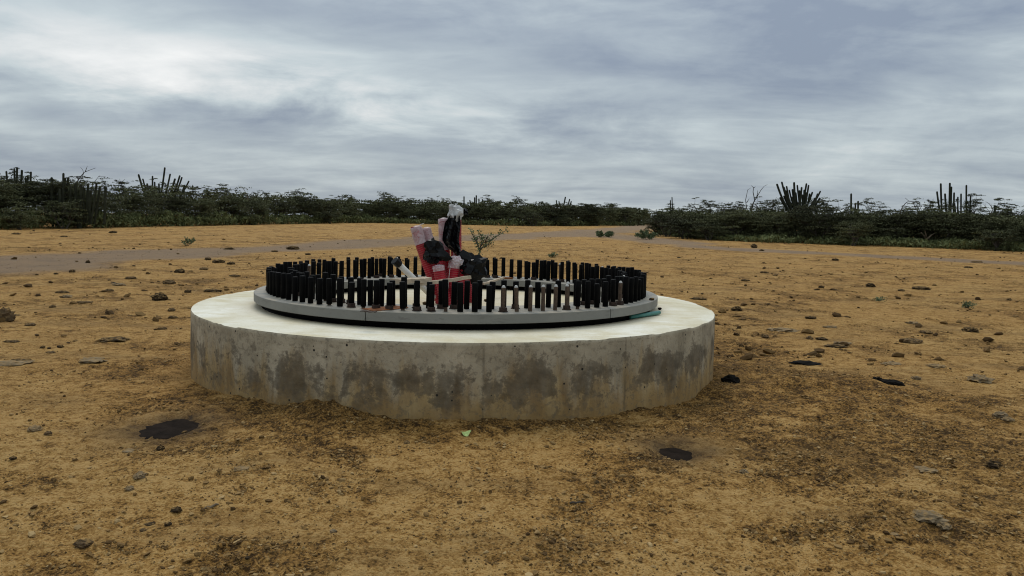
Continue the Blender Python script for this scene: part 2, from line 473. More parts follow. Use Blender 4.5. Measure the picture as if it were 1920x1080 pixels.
def mat_concrete_top():
    m, w, b = material('pale_screed')
    pos = w.node('ShaderNodeNewGeometry').outputs['Position']
    n = w.noise(pos, 1.3, 6, 0.6, 0.3); n2 = w.noise(w.mapv(pos, (2.0, 5.5, 1)), 1.0, 6, 0.65, 0.6)
    col = w.ramp(n, [(0.36, (0.56, 0.505, 0.36)), (0.5, (0.67, 0.635, 0.52)), (0.64, (0.75, 0.73, 0.645))])
    col = w.mix(w.math('MULTIPLY', w.ramp(n2, [(0.50, 0.0), (0.62, 1.0)]), 0.6), col, (0.56, 0.49, 0.32))
    rr = w.node('ShaderNodeVectorMath', operation='DISTANCE'); w.put(rr.inputs[0], pos); rr.inputs[1].default_value = (CX, CY, HP)
    nearring = w.ramp(w.math('ADD', rr.outputs['Value'], w.math('MULTIPLY', w.math('SUBTRACT', n2, 0.5), 0.7)), [(0.0, 0.0), (1.0, 0.0)])
    dist = w.math('ADD', rr.outputs['Value'], w.math('MULTIPLY', w.math('SUBTRACT', n2, 0.5), 0.6))
    dirt = w.node('ShaderNodeMapRange', {0: dist, 1: 2.15, 2: 2.42, 3: 0.55, 4: 0.0}).outputs[0]
    col = w.mix(dirt, col, (0.45, 0.36, 0.21))
    n4 = w.noise(pos, 38, 5, 0.7)
    col = w.mix(w.math('MULTIPLY', w.ramp(n4, [(0.56, 0.0), (0.66, 1.0)]), 0.40), col, (0.42, 0.36, 0.24))
    w.put(b.inputs['Base Color'], col)
    b.inputs['Roughness'].default_value = 0.85; b.inputs['Specular IOR Level'].default_value = 0.25
    w.put(b.inputs['Normal'], w.bump(w.noise(pos, 22, 6), 0.3, 0.01))
    return m


def mat_ring():
    m, w, b = material('grey_zinc_paint')
    pos = w.node('ShaderNodeNewGeometry').outputs['Position']
    n = w.noise(pos, 2.5, 5, 0.6)
    col = w.ramp(n, [(0.3, (0.165, 0.163, 0.148)), (0.7, (0.215, 0.212, 0.192))])
    s = w.noise(w.mapv(pos, (3, 3, 9)), 1.6, 7, 0.7, 0.5)
    col = w.mix(w.math('MULTIPLY', w.ramp(s, [(0.56, 0.0), (0.66, 1.0)]), 0.6), col, (0.11, 0.106, 0.096))
    gd = w.noise(pos, 6.0, 6, 0.7)
    up = w.node('ShaderNodeSeparateXYZ', {0: w.node('ShaderNodeNewGeometry').outputs['Normal']}).outputs[2]
    dust = w.math('MULTIPLY', w.math('MULTIPLY', w.ramp(gd, [(0.42, 0.0), (0.60, 1.0)]), up, clamp=True), 0.7)
    col = w.mix(dust, col, (0.36, 0.31, 0.23))
    w.put(b.inputs['Base Color'], col); b.inputs['Roughness'].default_value = 0.62
    w.put(b.inputs['Normal'], w.bump(w.noise(pos, 60, 4), 0.08, 0.005))
    return m


def mat_attr_ramp(name, attr, stops, rough=0.9, spec=0.15, noise=0.0, trans=0.0, rnd=0.0):
    m, w, b = material(name)
    a = w.attr(attr).outputs['Fac']
    if noise:
        a = w.math('ADD', a, w.math('MULTIPLY', w.math('SUBTRACT', w.noise(w.node('ShaderNodeTexCoord').outputs['Object'], noise, 4), 0.5), 0.7))
    if rnd:
        a = w.math('ADD', a, w.math('MULTIPLY', w.math('SUBTRACT', w.node('ShaderNodeObjectInfo').outputs['Random'], 0.5), rnd))
    c = w.ramp(a, stops)
    w.put(b.inputs['Base Color'], c)
    b.inputs['Roughness'].default_value = rough; b.inputs['Specular IOR Level'].default_value = spec
    return m


def stone_mat(name, col, var):
    m, w, b = material(name)
    tc = w.node('ShaderNodeTexCoord').outputs['Object']; g = w.node('ShaderNodeNewGeometry')
    n = w.noise(tc, 16, 6, 0.65)
    c = w.ramp(n, [(0.32, tuple(q*(1 - var) for q in col)), (0.68, tuple(q*(1 + var) for q in col))])
    up = w.node('ShaderNodeSeparateXYZ', {0: g.outputs['Normal']}).outputs[2]
    d = w.math('MULTIPLY', w.ramp(w.noise(g.outputs['Position'], 30, 5, 0.7), [(0.46, 0.0), (0.60, 0.75)]), w.math('MULTIPLY', up, 1.0, clamp=True))
    w.put(b.inputs['Base Color'], w.mix(d, c, (0.30, 0.185, 0.070)))          # dust settled on the upper faces
    b.inputs['Roughness'].default_value = 0.95; b.inputs['Specular IOR Level'].default_value = 0.06
    w.put(b.inputs['Normal'], w.bump(w.noise(tc, 60, 5, 0.6), 0.7, 0.012))
    return m


M = {}
M['ground'] = mat_ground(); M['side'] = mat_concrete_side(); M['top'] = mat_concrete_top(); M['ring'] = mat_ring()
M['sleeve'] = simple('black_sleeve_plastic', (0.0036, 0.0036, 0.0038), 0.6, 0.06, 0.3, 9)
M['stud'] = simple('rusty_steel_stud', (0.075, 0.048, 0.031), 0.75, 0.3, 0.45, 45, 0.3)
M['tip'] = simple('bright_steel_tip', (0.42, 0.41, 0.39), 0.45, 0.5, 0.2, 60)
M['nut'] = simple('dark_rusted_nut', (0.040, 0.024, 0.017), 0.8, 0.3, 0.5, 40, 0.3)
M['rust'] = simple('orange_rust_plate', (0.19, 0.070, 0.026), 0.85, 0.2, 0.5, 14, 0.3)
M['wood'] = simple('weathered_pale_wood', (0.40, 0.325, 0.245), 0.85, 0.2, 0.3, 9, 0.2)
M['pvc'] = simple('white_pvc', (0.60, 0.57, 0.53), 0.45, 0.4, 0.12, 12)
M['teal'] = simple('teal_plastic_pipe', (0.045, 0.19, 0.165), 0.45, 0.4, 0.15, 15)
M['blackbag'] = simple('black_bag_plastic', (0.0040, 0.0040, 0.0046), 0.26, 0.16, 0.3, 8, 0.0)
M['greybag'] = simple('greyish_clear_bag', (0.44, 0.44, 0.44), 0.35, 0.5, 0.45, 14, 0.2)
M['black'] = simple('black_lump', (0.006, 0.005, 0.004), 0.9, 0.06, 0.3, 20)
M['wet'] = simple('wet_dark_mud', (0.015, 0.0105, 0.008), 0.8, 0.02, 0.5, 9, 0.5)
M['leafgreen'] = simple('pale_green_leaf', (0.34, 0.44, 0.16), 0.6, 0.3, 0.3, 40)
M['bark'] = simple('grey_bark', (0.085, 0.074, 0.062), 0.9, 0.1, 0.35, 5)
M['deadwood'] = simple('dead_grey_wood', (0.07, 0.058, 0.045), 0.9, 0.06, 0.3, 4)
M['palewood'] = simple('pale_dead_wood', (0.17, 0.130, 0.09), 0.9, 0.1, 0.3, 4)
M['cactus'] = simple('cactus_skin', (0.034, 0.037, 0.025), 0.85, 0.06, 0.35, 3)
M['leaf'] = mat_attr_ramp('acacia_leaf', 'tone', [(0.0, (0.042, 0.044, 0.026)), (0.5, (0.074, 0.080, 0.041)), (1.0, (0.128, 0.134, 0.066))], 0.8, 0.05, rnd=0.7)
M['weed'] = mat_attr_ramp('weed_leaf', 'tone', [(0.0, (0.072, 0.082, 0.036)), (0.5, (0.122, 0.138, 0.058)), (1.0, (0.21, 0.222, 0.105))], 0.8, 0.06)
M['sprig'] = mat_attr_ramp('sprig_leaf', 'tone', [(0.0, (0.075, 0.10, 0.048)), (1.0, (0.17, 0.21, 0.11))], 0.75, 0.15)
M['clod'] = mat_attr_ramp('clay_clods', 'tone', [(0.0, (0.035, 0.021, 0.010)), (0.3, (0.10, 0.058, 0.022)), (0.65, (0.22, 0.135, 0.052)), (1.0, (0.40, 0.28, 0.135))], 0.95, 0.1)
M['rock_brown'] = stone_mat('brown_stone', (0.085, 0.057, 0.032), 0.45)
M['rock_dark'] = stone_mat('dark_stone', (0.036, 0.025, 0.015), 0.5)
M['rock_tan'] = stone_mat('tan_stone', (0.21, 0.150, 0.085), 0.35)
M['rock_grey'] = stone_mat('grey_stone', (0.180, 0.135, 0.083), 0.45)


def mat_conduit():
    m, w, b = material('red_corrugated_plastic')
    rib_glint = w.attr('rib_glint').outputs['Fac']
    tc = w.node('ShaderNodeTexCoord').outputs['Object']
    n = w.noise(tc, 7, 4)
    red = w.ramp(n, [(0.3, (0.24, 0.005, 0.014)), (0.7, (0.36, 0.010, 0.022))])
    col = w.mix(w.ramp(rib_glint, [(0.55, 0.0), (0.92, 0.36)]), red, (0.60, 0.28, 0.28))  # pale highlight along each rib, painted into the red
    dirt = w.ramp(w.noise(tc, 3, 5), [(0.5, 0.0), (0.8, 0.5)])
    col = w.mix(dirt, col, (0.16, 0.09, 0.06))
    w.put(b.inputs['Base Color'], col); b.inputs['Roughness'].default_value = 0.5; b.inputs['Specular IOR Level'].default_value = 0.18
    return m


def mat_wrap():
    m, w, b = material('milky_cling_film')
    tc = w.node('ShaderNodeTexCoord').outputs['Object']
    b.inputs['Base Color'].default_value = (0.74, 0.66, 0.68, 1); b.inputs['Roughness'].default_value = 0.3; b.inputs['Specular IOR Level'].default_value = 0.6
    w.put(b.inputs['Alpha'], w.ramp(w.noise(tc, 16, 5, 0.6, 0.6), [(0.3, 0.22), (0.7, 0.62)]))
    w.put(b.inputs['Normal'], w.bump(w.noise(tc, 22, 4), 0.5, 0.01))
    return m
M['conduit'] = mat_conduit(); M['wrap'] = mat_wrap()


# ------------------------------------------------------------------ ground: one sheet to the horizon
def build_ground():
    th = np.radians(np.concatenate([np.linspace(-180, -46, 42)[:-1], np.linspace(-46, 46, 640), np.linspace(46, 180, 42)[1:-1]]))
    rs = [0.4, 0.8, 1.2, 1.6, 2.0, 2.3, 2.5]
    d = 2.6
    while d < 3200:
        rs.append(d)
        if d < 9.0: d += max(d*d/820, 0.011)
        elif d < 170: d *= 1.0125
        else: d *= 1.06
    rs = np.array(rs); n, m = len(rs), len(th)
    R, T = np.meshgrid(rs, th, indexing='ij')
    x, y = (R*np.sin(T)).ravel(), (R*np.cos(T)).ravel()
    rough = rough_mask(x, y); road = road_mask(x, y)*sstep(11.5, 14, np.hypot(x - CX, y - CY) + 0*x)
    z = macro(x, y) + relief(x, y, rough*(1 - 0.7*road))
    inside = np.hypot(x - CX, y - CY) < RP - 0.08
    z = np.where(inside, -0.15, z)
    wet = np.zeros_like(x)
    for p, ra, rb in PATCHES:
        q = ((x - p.x)/(ra*2.1))**2 + ((y - p.y)/(rb*1.9))**2
        wet = np.maximum(wet, np.exp(-q*0.9)*(0.5 + 1.1*fbm(x*12, y*12, 71, 3)))
    x = np.append(x, 0.0); y = np.append(y, 0.0); z = np.append(z, z[:m].mean())
    rough, road, wet = np.append(rough, 0), np.append(road, 0), np.append(np.clip(wet, 0, 1), 0)
    i, k = np.meshgrid(np.arange(n - 1), np.arange(m), indexing='ij'); k2 = (k + 1) % m
    f = np.stack([i*m + k, (i + 1)*m + k, (i + 1)*m + k2, i*m + k2], -1).reshape(-1, 4)
    ctr = np.stack([np.arange(m), (np.arange(m) + 1) % m, np.full(m, n*m), np.full(m, n*m)], -1)
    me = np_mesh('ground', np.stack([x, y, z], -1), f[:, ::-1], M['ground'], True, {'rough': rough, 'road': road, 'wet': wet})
    # close the centre under the camera
    bm = bmesh.new(); bm.from_mesh(me); bm.verts.ensure_lookup_table()
    c = bm.verts[n*m]
    for k in range(m):
        try: bm.faces.new((bm.verts[(k + 1) % m], bm.verts[k], c))
        except ValueError: pass
    bmesh.ops.recalc_face_normals(bm, faces=bm.faces)
    bm.faces.ensure_lookup_table()
    if bm.faces[100].normal.z < 0: bmesh.ops.reverse_faces(bm, faces=bm.faces)
    for fc in bm.faces: fc.smooth = True
    bm.to_mesh(me); bm.free()
    o = new('ground', me); tag(o, 'bare ochre clay ground with pale dust, crumbled soil and a gravel track', None, None, 'structure')
build_ground()


# ------------------------------------------------------------------ concrete foundation
def build_foundation():
    root = empty('concrete_foundation', (CX, CY, 0))
    tag(root, 'large round concrete foundation with black sleeved anchor bolts standing on its top', 'foundation')
    # side wall: one sheet with the arc length and the depth below the rim as uv
    n, m = 900, 26
    rng = np.random.default_rng(4)
    a = np.arange(n)*2*np.pi/n
    zs = np.concatenate([[0.0, -0.004, -0.010], np.linspace(-0.03, -0.95, m)])
    A, Zs = np.meshgrid(a, zs)
    u = A*RP
    chip = 0.010*sstep(0.62, 0.8, fbm(u*3.1, u*0 + 3, 3, 4)) + 0.003*fbm(u*14, u*0, 8, 3)
    rr = RP + 0.006*(fbm(u*1.1, Zs*2, 2, 3) - 0.5) + 0.0025*(fbm(u*9, Zs*9, 12, 3) - 0.5)
    rr = rr - 0.006*sstep(-0.012, 0.0, Zs)
    dz = -chip*sstep(-0.03, 0, Zs)*0.9
    v = np.stack([rr*np.cos(A), rr*np.sin(A), HP + Zs + dz], -1).reshape(-1, 3)
    mm = len(zs)
    i, k = np.meshgrid(np.arange(mm - 1), np.arange(n), indexing='ij'); k2 = (k + 1) % n
    f = np.stack([i*n + k, (i + 1)*n + k, (i + 1)*n + k2, i*n + k2], -1).reshape(-1, 4)
    me = np_mesh('pedestal_wall', v, f, M['side'], True)
    uvl = me.uv_layers.new(name='arc')
    lu = np.stack([np.stack([k, k, k + 1, k + 1], -1).reshape(-1)*2*np.pi/n*RP, -np.stack([zs[i], zs[i + 1], zs[i + 1], zs[i]], -1).reshape(-1)], -1)
    uvl.data.foreach_set('uv', lu.astype(np.float32).ravel())
    new('pedestal_wall', me, root)
    # top: starts on the chipped rim, with the grout trough under the flange
    rim_r, rim_z = rr[0], (HP + dz[0])
    prof = [(2.70, HP + 0.001), (2.55, HP), (2.35, HP - 0.001), (2.13, HP - 0.002), (2.125, HP - 0.10), (1.72, HP - 0.10), (1.715, HP), (1.3, HP), (0.8, HP), (0.3, HP - 0.004), (0.01, HP)]
    vs = [np.stack([rim_r*np.cos(a), rim_r*np.sin(a), rim_z], -1)]
    for r_, z_ in prof:
        vs.append(np.stack([r_*np.cos(a), r_*np.sin(a), z_ + 0.003*(fbm(r_*np.cos(a)*2, r_*np.sin(a)*2, 19, 3) - 0.5)], -1))
    v = np.concatenate(vs)
    i, k = np.meshgrid(np.arange(len(prof)), np.arange(n), indexing='ij'); k2 = (k + 1) % n
    f = np.stack([i*n + k, i*n + k2, (i + 1)*n + k2, (i + 1)*n + k], -1).reshape(-1, 4)
    new('pedestal_top', np_mesh('pedestal_top', v, f, M['top'], False), root)

    # anchor bolts in two circles
    ztop = HP + 0.1437 - 0.0
    sl = lathe([(0.0225, 0.0), (0.0255, 0.002), (0.0255, 0.243), (0.0243, 0.247), (0.0205, 0.250), (0.0002, 0.2505)], 18, 'sleeve', M['sleeve'])
    st = lathe([(0.0165, -0.24), (0.0165, 0.195), (0.0162, 0.20), (0.0002, 0.201)], 14, 'anchor_bolt', M['stud'])
    sr = lathe([(0.0185, -0.24), (0.0185, 0.205), (0.0175, 0.210), (0.0002, 0.211)], 14, 'anchor_bolt', M['stud'])
    tip = lathe([(0.0172, 0.2112), (0.0165, 0.214), (0.0095, 0.229), (0.0002, 0.231)], 14, 'tip', M['tip'])
    def hexnut(r, h):
        mb = MB(); ring = lambda rad, z: [(rad*math.cos(k*math.pi/3), rad*math.sin(k*math.pi/3), z) for k in range(6)]
        lv = [ring(r*0.93, 0.0005), ring(r, h*0.12), ring(r, h*0.88), ring(r*0.92, h)]
        vv = sum(lv, []); ff = [(i*6 + k, i*6 + (k + 1) % 6, (i + 1)*6 + (k + 1) % 6, (i + 1)*6 + k) for i in range(3) for k in range(6)]
        ff += [tuple(reversed(range(6))), tuple(range(18, 24))]
        mb.add(vv, ff); return mb.mesh('nut', M['nut'])
    nut = hexnut(0.037, 0.032)
    wash = lathe([(0.0002, 0.0004), (0.042, 0.0004), (0.042, 0.006), (0.0002, 0.0062)], 20, 'washer', M['nut'], False)
    rnd = random.Random(12)
    N = 104
    def px_of(p):
        q = cam.matrix_world.inverted() @ Vector(p)
        return 960 + FPX*q.x/-q.z
    rusty_px = [931, 958, 983, 1008, 1031, 1053]
    for row, R in ((0, 2.055), (1, 1.845)):
        for k in range(N):
            ang = 2*math.pi*(k + 0.5*row + 0.22)/N
            x, y = R*math.cos(ang), R*math.sin(ang)
            front = y < 0
            h = rnd.gauss(0.240, 0.013) + (0.012 if not front else 0)
            h = min(max(h, 0.215), 0.27)
            px = px_of((CX + x, CY + y, ztop))
            rusty = (row == 0 and front and min(abs(px - q) for q in rusty_px) < 12.5 and abs(x - 0.75) < 0.42)
            if not rusty and rnd.random() < 0.05 and abs(x) > 1.0: rusty = True
            hasnut = rnd.random() < 0.24
            if row == 0 and front and abs(px - 695) < 12: hasnut = True
            tilt = (rnd.gauss(0, 0.017), rnd.gauss(0, 0.017))
            b = new('anchor_bolt', sr if rusty else st, root, (x, y, ztop))
            b.rotation_euler = (tilt[0], tilt[1], rnd.random()*6)
            if rusty:
                b['label'] = 'bare rusty steel bolt without sleeve'
                t_ = new('tip', tip, b)
            else:
                s = new('sleeve', sl, b); s.scale = (1 + rnd.uniform(-0.05, 0.08), 1 + rnd.uniform(-0.05, 0.08), h/0.2505)
                s.location.z = 0.001 + (0.034 if hasnut else (rnd.random() < 0.10)*rnd.uniform(0.01, 0.04))
                if hasnut: s.scale.z = (h - 0.03)/0.2505
            if hasnut:
                nn = new('nut', nut, b, (0, 0, 0.0065)); nn.rotation_euler.z = rnd.random()
                new('washer', wash, b, (0, 0, 0.0005))
build_foundation()
ZR = HP + 0.1437


def build_ring():
    root = empty('flange_ring', (CX, CY, HP))
    tag(root, 'flat grey steel flange ring lying on the pale top of the concrete foundation', 'flange')
    p = P(683, 590, 6.25); seam = math.atan2(p.y - CY, p.x - CX)
    gap_shade_mesh = lathe([(2.10, -0.06), (2.112, -0.03), (2.105, 0.0), (2.115, 0.03), (2.108, 0.0583)], 240, 'seal', M['sleeve'], False); new('seal', gap_shade_mesh, root)  # black band added to darken the shaded gap below the flange
    nseg = 6; gap = 0.0022
    z0, z1, ri, ro = 0.0587, 0.1437, 1.62, 2.205
    for s in range(nseg):
        a0, a1 = seam + s*2*math.pi/nseg + gap, seam + (s + 1)*2*math.pi/nseg - gap
        n = 60; c = 0.004
        prof = [(ri, z0 + c), (ri + c, z0), (ro - c, z0), (ro, z0 + c), (ro, z1 - c), (ro - c, z1), (ri + c, z1), (ri, z1 - c)]
        mb = MB(); vs = []
        for k in range(n + 1):
            a = a0 + (a1 - a0)*k/n
            vs += [(r*math.cos(a), r*math.sin(a), z) for r, z in prof]
        m = len(prof)
        fs = [(k*m + i, (k + 1)*m + i, (k + 1)*m + (i + 1) % m, k*m + (i + 1) % m) for k in range(n) for i in range(m)]
        fs += [tuple(range(m)), tuple(n*m + i for i in reversed(range(m)))]
        mb.add(vs, fs); me = mb.mesh('ring_segment', M['ring'])
        bm = bmesh.new(); bm.from_mesh(me); bmesh.ops.recalc_face_normals(bm, faces=bm.faces); bm.to_mesh(me); bm.free()
        new('ring_segment', me, root)
build_ring()


# ------------------------------------------------------------------ conduits, bags and odds and ends on the foundation
def box(name, mat, a, b, width, thick, parent=None, taper=1.0, seed=0, split=8):
    """a slightly warped board from a to b"""
    a, b = Vector(a), Vector(b); d = (b - a).normalized(); s = d.cross(Vector((0, 0, 1))).normalized(); u = s.cross(d)
    mb = MB(); vs = []; rn = random.Random(seed)
    for i in range(split + 1):
        t = i/split; w = width*(1 + (taper - 1)*t)*(1 + rn.uniform(-0.06, 0.06)); c = a.lerp(b, t) + u*rn.uniform(-0.004, 0.004)
        for sx, uz in ((-1, 0), (1, 0), (1, 1), (-1, 1)): vs.append(c + s*sx*w/2 + u*uz*thick)
    fs = [(i*4 + k, i*4 + (k + 1) % 4, (i + 1)*4 + (k + 1) % 4, (i + 1)*4 + k) for i in range(split) for k in range(4)]
    fs += [(3, 2, 1, 0), tuple(split*4 + k for k in range(4))]
    mb.add(vs, fs); me = mb.mesh(name, mat)
    bm = bmesh.new(); bm.from_mesh(me); bmesh.ops.recalc_face_normals(bm, faces=bm.faces); bm.to_mesh(me); bm.free()
    return new(name, me, parent)


def bez(pts, n):
    pts = [Vector(p) for p in pts]; out = []
    for i in range(n):
        t = i/(n - 1); q = pts
        while len(q) > 1: q = [q[j].lerp(q[j + 1], t) for j in range(len(q) - 1)]
        out.append(q[0])
    return out


def conduit(pts, r, label, wrap=None, knot=False, stripe=None):
    root = empty('conduit_pipe', Vector(pts[0])); off = Vector(pts[0])
    tag(root, label, 'conduit', 'red conduits in the middle of the ring')
    L = sum((Vector(b) - Vector(a)).length for a, b in zip(pts[:-1], pts[1:]))
    pitch = 0.0235; nr = int(L/pitch); seq = []
    for i in range(nr):
        for q, rad, rb in ((0.0, 0.925, 0.0), (0.14, 0.93, 0.0), (0.26, 1.0, 1.0), (0.38, 1.0, 1.0), (0.46, 0.998, 0.1), (0.80, 0.99, 0.0), (0.93, 0.93, 0.0)):
            seq.append(((i + q)/nr, rad*r, rb))
    path = bez(pts, 200)
    def ptat(t):
        f = t*199; i = min(int(f), 198); return path[i].lerp(path[i + 1], f - i)
    n = 22
    def sweep(ts, rs, squash=None):
        V = []; u = Vector((1, 0, 0))
        for t, rad in zip(ts, rs):
            p = ptat(t) - off; d = (ptat(min(t + 0.01, 1)) - ptat(max(t - 0.01, 0))).normalized()
            u = (u - d*u.dot(d)).normalized(); w = d.cross(u)
            for k in range(n):
                a = 2*math.pi*k/n; V.append(p + (u*math.cos(a) + w*math.sin(a))*rad)
        m = len(ts)
        F = [(i*n + k, i*n + (k + 1) % n, (i + 1)*n + (k + 1) % n, (i + 1)*n + k) for i in range(m - 1) for k in range(n)]
        return V, F
    V, F = sweep([s[0] for s in seq], [s[1] for s in seq])
    me = np_mesh('tube', [tuple(v) for v in V], F, M['conduit'], True, {'rib_glint': np.repeat([s[2] for s in seq], n)})
    new('tube', me, root)
    top = ptat(1.0) - off
    mb = MB(); mb.tube([top - Vector((0, 0, 0.02)), top + Vector((0, 0, 0.004))], [r*0.9, r*0.9], 18); new('end_cap', mb.mesh('end_cap', M['conduit']), root)
    if wrap is not None:
        t0 = 1 - wrap/L; ts = [t0 + (1 - t0)*i/14 for i in range(15)]
        rn = random.Random(int(r*1e5) + int(pts[0][0]*1000))
        V, F = sweep(ts + [1.0, 1.0], [r*(1.05 + rn.uniform(-0.01, 0.03)) for _ in ts] + [r*0.5, 0.002])
        z = top.z
        V = [Vector(v) + Vector((rn.uniform(-1, 1), rn.uniform(-1, 1), rn.uniform(-1, 1)))*0.003 for v in V]
        for j in range(n): V[-n + j].z += 0.018; V[-2*n + j].z += 0.012
        me = np_mesh('plastic_wrap', [tuple(v) for v in V], F, M['wrap'], True); o = new('plastic_wrap', me, root)
        o['label'] = 'milky plastic film over the upper end'
    if stripe is not None:
        sv = []; m = 60
        for i in range(m):
            t = 0.02 + (0.96*stripe[1] - 0.02)*i/(m - 1); p = ptat(t) - off
            sv.append(p + Vector((stripe[0]*r, -math.sqrt(max(0, 1 - stripe[0]**2))*r*1.01, 0)))
        mb = MB(); mb.tube(sv, [0.0035 if i % 2 else 0.005 for i in range(m)], 5); new('stripe', mb.mesh('stripe', M['pvc']), root)
    return root


def Q(px, py, dy=0.0): return P(px, py, CY + dy)
def foot(px, Y):
    """point on the screed below pixel column px at depth Y"""
    r = ray(px, 560); return Vector((r.x*Y, Y, HP - 0.01))
R0 = 0.062
# pixel column and row of the tops, depth
conduit([foot(828, CY - 0.16), Q(812, 520, -0.16), Q(790, 470, -0.16), Q(780, 426, -0.16)], R0, 'leftmost leaning red corrugated conduit with a milky wrapped top', 0.21, True)
conduit([foot(846, CY - 0.06), Q(832, 520, -0.04), Q(808, 470, -0.02), Q(797, 429, -0.02)], R0, 'second leaning red conduit, half behind the leftmost one, wrapped top', 0.26, True)
conduit([foot(838, CY + 0.16), Q(836, 540, 0.16), Q(834, 470, 0.16), Q(832, 411, 0.16)], R0, 'tall upright red conduit with pinkish wrapped top, left of the tallest bag', 0.30, True)
conduit([foot(856, CY + 0.10), Q(855, 540, 0.10), Q(856, 470, 0.10), Q(855, 408, 0.10)], R0, 'tallest red conduit, hung with a black bag and topped by a grey bag', None, False, (-0.35, 0.7))
conduit([foot(838, CY - 0.34), Q(831, 545, -0.34), Q(824, 520, -0.34), Q(822, 499, -0.34)], R0, 'short red conduit in front, its top wrapped, under the left black bag', 0.06)
conduit([foot(848, CY - 0.20), Q(845, 545, -0.20), Q(848, 510, -0.20), Q(854, 483, -0.20)], R0, 'short red conduit with a white stripe and crumpled clear film on top', 0.12, False, (-0.55, 0.85))
conduit([foot(866, CY - 0.14), Q(862, 555, -0.14), Q(866, 530, -0.14), Q(872, 506, -0.14)], R0, 'low red conduit under the right black bag', None)
conduit([foot(884, CY + 0.02), Q(880, 558, 0.02), Q(874, 540, 0.02), Q(876, 515, 0.02)], R0*0.95, 'rightmost low red conduit leaning out below the right black bag', None)


def crumple(name, center, radii, seed, mat, amp=0.28, sub=4, freq=3.2, flaps=(), label='', cat='bag', group=None):
    bm = bmesh.new(); bmesh.ops.create_icosphere(bm, subdivisions=sub, radius=1.0)
    rj = random.Random(seed*13 + 1)
    for v in bm.verts:
        d = v.co.normalized()
        q = d*freq + Vector((seed*3.7, seed*1.3, seed*7.1))
        f = 1.0 + amp*(rj.uniform(-0.55, 0.55) + 0.9*mnoise.noise(q*0.5))
        for fd, fl, fw in flaps:
            c = d.dot(Vector(fd).normalized())
            if c > fw: f += fl*((c - fw)/(1 - fw))**1.3
        v.co = Vector((d.x*radii[0], d.y*radii[1], d.z*radii[2]))*f
    me = bpy.data.meshes.new(name); bm.to_mesh(me); bm.free(); me.materials.append(mat)
    o = new(name, me, None, center)
    if label: tag(o, label, cat, group)
    return o


def drape(name, rows, Y, mat, label, seed, group=None, root=None):
    """hanging sheet: rows of (left px, right px, py)"""
    n = 18; rn = random.Random(seed); V = []; m = 30
    for i in range(m):
        t = i/(m - 1)*(len(rows) - 1); j = min(int(t), len(rows) - 2); f = t - j
        l, r_, y = [rows[j][q]*(1 - f) + rows[j + 1][q]*f for q in range(3)]
        for k in range(n):
            s = k/(n - 1); x = l + (r_ - l)*s
            fold = 0.022*math.sin(s*11 + i*0.13 + seed) + 0.03*(mnoise.noise(Vector((s*4, i*0.22, seed)))) + 0.012*mnoise.noise(Vector((s*11, i*0.8, seed + 4)))
            V.append(P(x, y + 1.5*mnoise.noise(Vector((s*5, 3.3, seed)))*(i/m)*4, Y + fold - 0.02*math.sin(s*math.pi)))
    F = [(i*n + k, i*n + k + 1, (i + 1)*n + k + 1, (i + 1)*n + k) for i in range(m - 1) for k in range(n - 1)]
    c = sum(V, Vector())/len(V)
    me = np_mesh(name, [tuple(v - c) for v in V], F, mat, False)
    o = new(name, me, root, c if root is None else c - root.location)
    md = o.modifiers.new('thickness', 'SOLIDIFY'); md.thickness = 0.003
    if label: tag(o, label, 'bag', group)
    return o


GB = 'black plastic bags tied to the conduits'
b1 = crumple('plastic_bag', Q(813, 474, -0.26), (0.105, 0.075, 0.108), 3, M['blackbag'], 0.42, 3, 2.8,
             [((1, -0.2, -0.35), 0.9, 0.86), ((-0.3, -0.2, 1), 0.25, 0.7), ((0.6, 0, 0.5), 0.2, 0.8)], 'crumpled black plastic bag tied over the short conduit at left', 'bag', GB)
b2 = drape('plastic_bag', [(843, 862, 404), (834, 864, 418), (831, 862, 434), (829, 860, 450), (836, 862, 461), (852, 864, 472), (859, 865, 479)], CY - 0.0, M['blackbag'],
           'long black plastic bag hanging down the tallest conduit', 5, GB)
b3 = crumple('plastic_bag', Q(884, 500, -0.16), (0.125, 0.085, 0.12), 8, M['blackbag'], 0.42, 3, 2.6,
             [((1, 0, 0.45), 0.45, 0.75), ((-0.6, 0, 1), 0.55, 0.85), ((0.35, 0, -1), 0.65, 0.86), ((0.25, 0, 1), 0.35, 0.9), ((1, 0, -0.35), 0.55, 0.88)],
             'spiky crumpled black plastic bag on the right-hand conduits', 'bag', GB)
g1 = crumple('plastic_bag', Q(855, 400, 0.04), (0.088, 0.075, 0.092), 11, M['greybag'], 0.26, 3, 2.4, [((-0.6, 0, 1), 0.3, 0.8)], 'greyish clear plastic bag knotted on top of the tallest conduit')
drape('tatter', [(858, 864, 389), (862, 876, 392), (866, 878, 396), (870, 877, 401)], CY + 0.12, M['blackbag'], '', 9, None, g1)
w1 = crumple('plastic_film', Q(857, 490, -0.24), (0.066, 0.06, 0.060), 14, M['wrap'], 0.3, 3, 3.0, [], 'crumpled clear pink-tinged film on the striped short conduit', 'film')
mb = MB(); mb.tube([Q(783, 426, -0.15), Q(789, 421, -0.15), Q(795, 419, -0.15)], [0.004, 0.005, 0.003], 6)
tag(new('cable_tie', mb.mesh('cable_tie', M['pvc'])), 'white tie end sticking out above the leftmost wrapped conduit', 'tie')
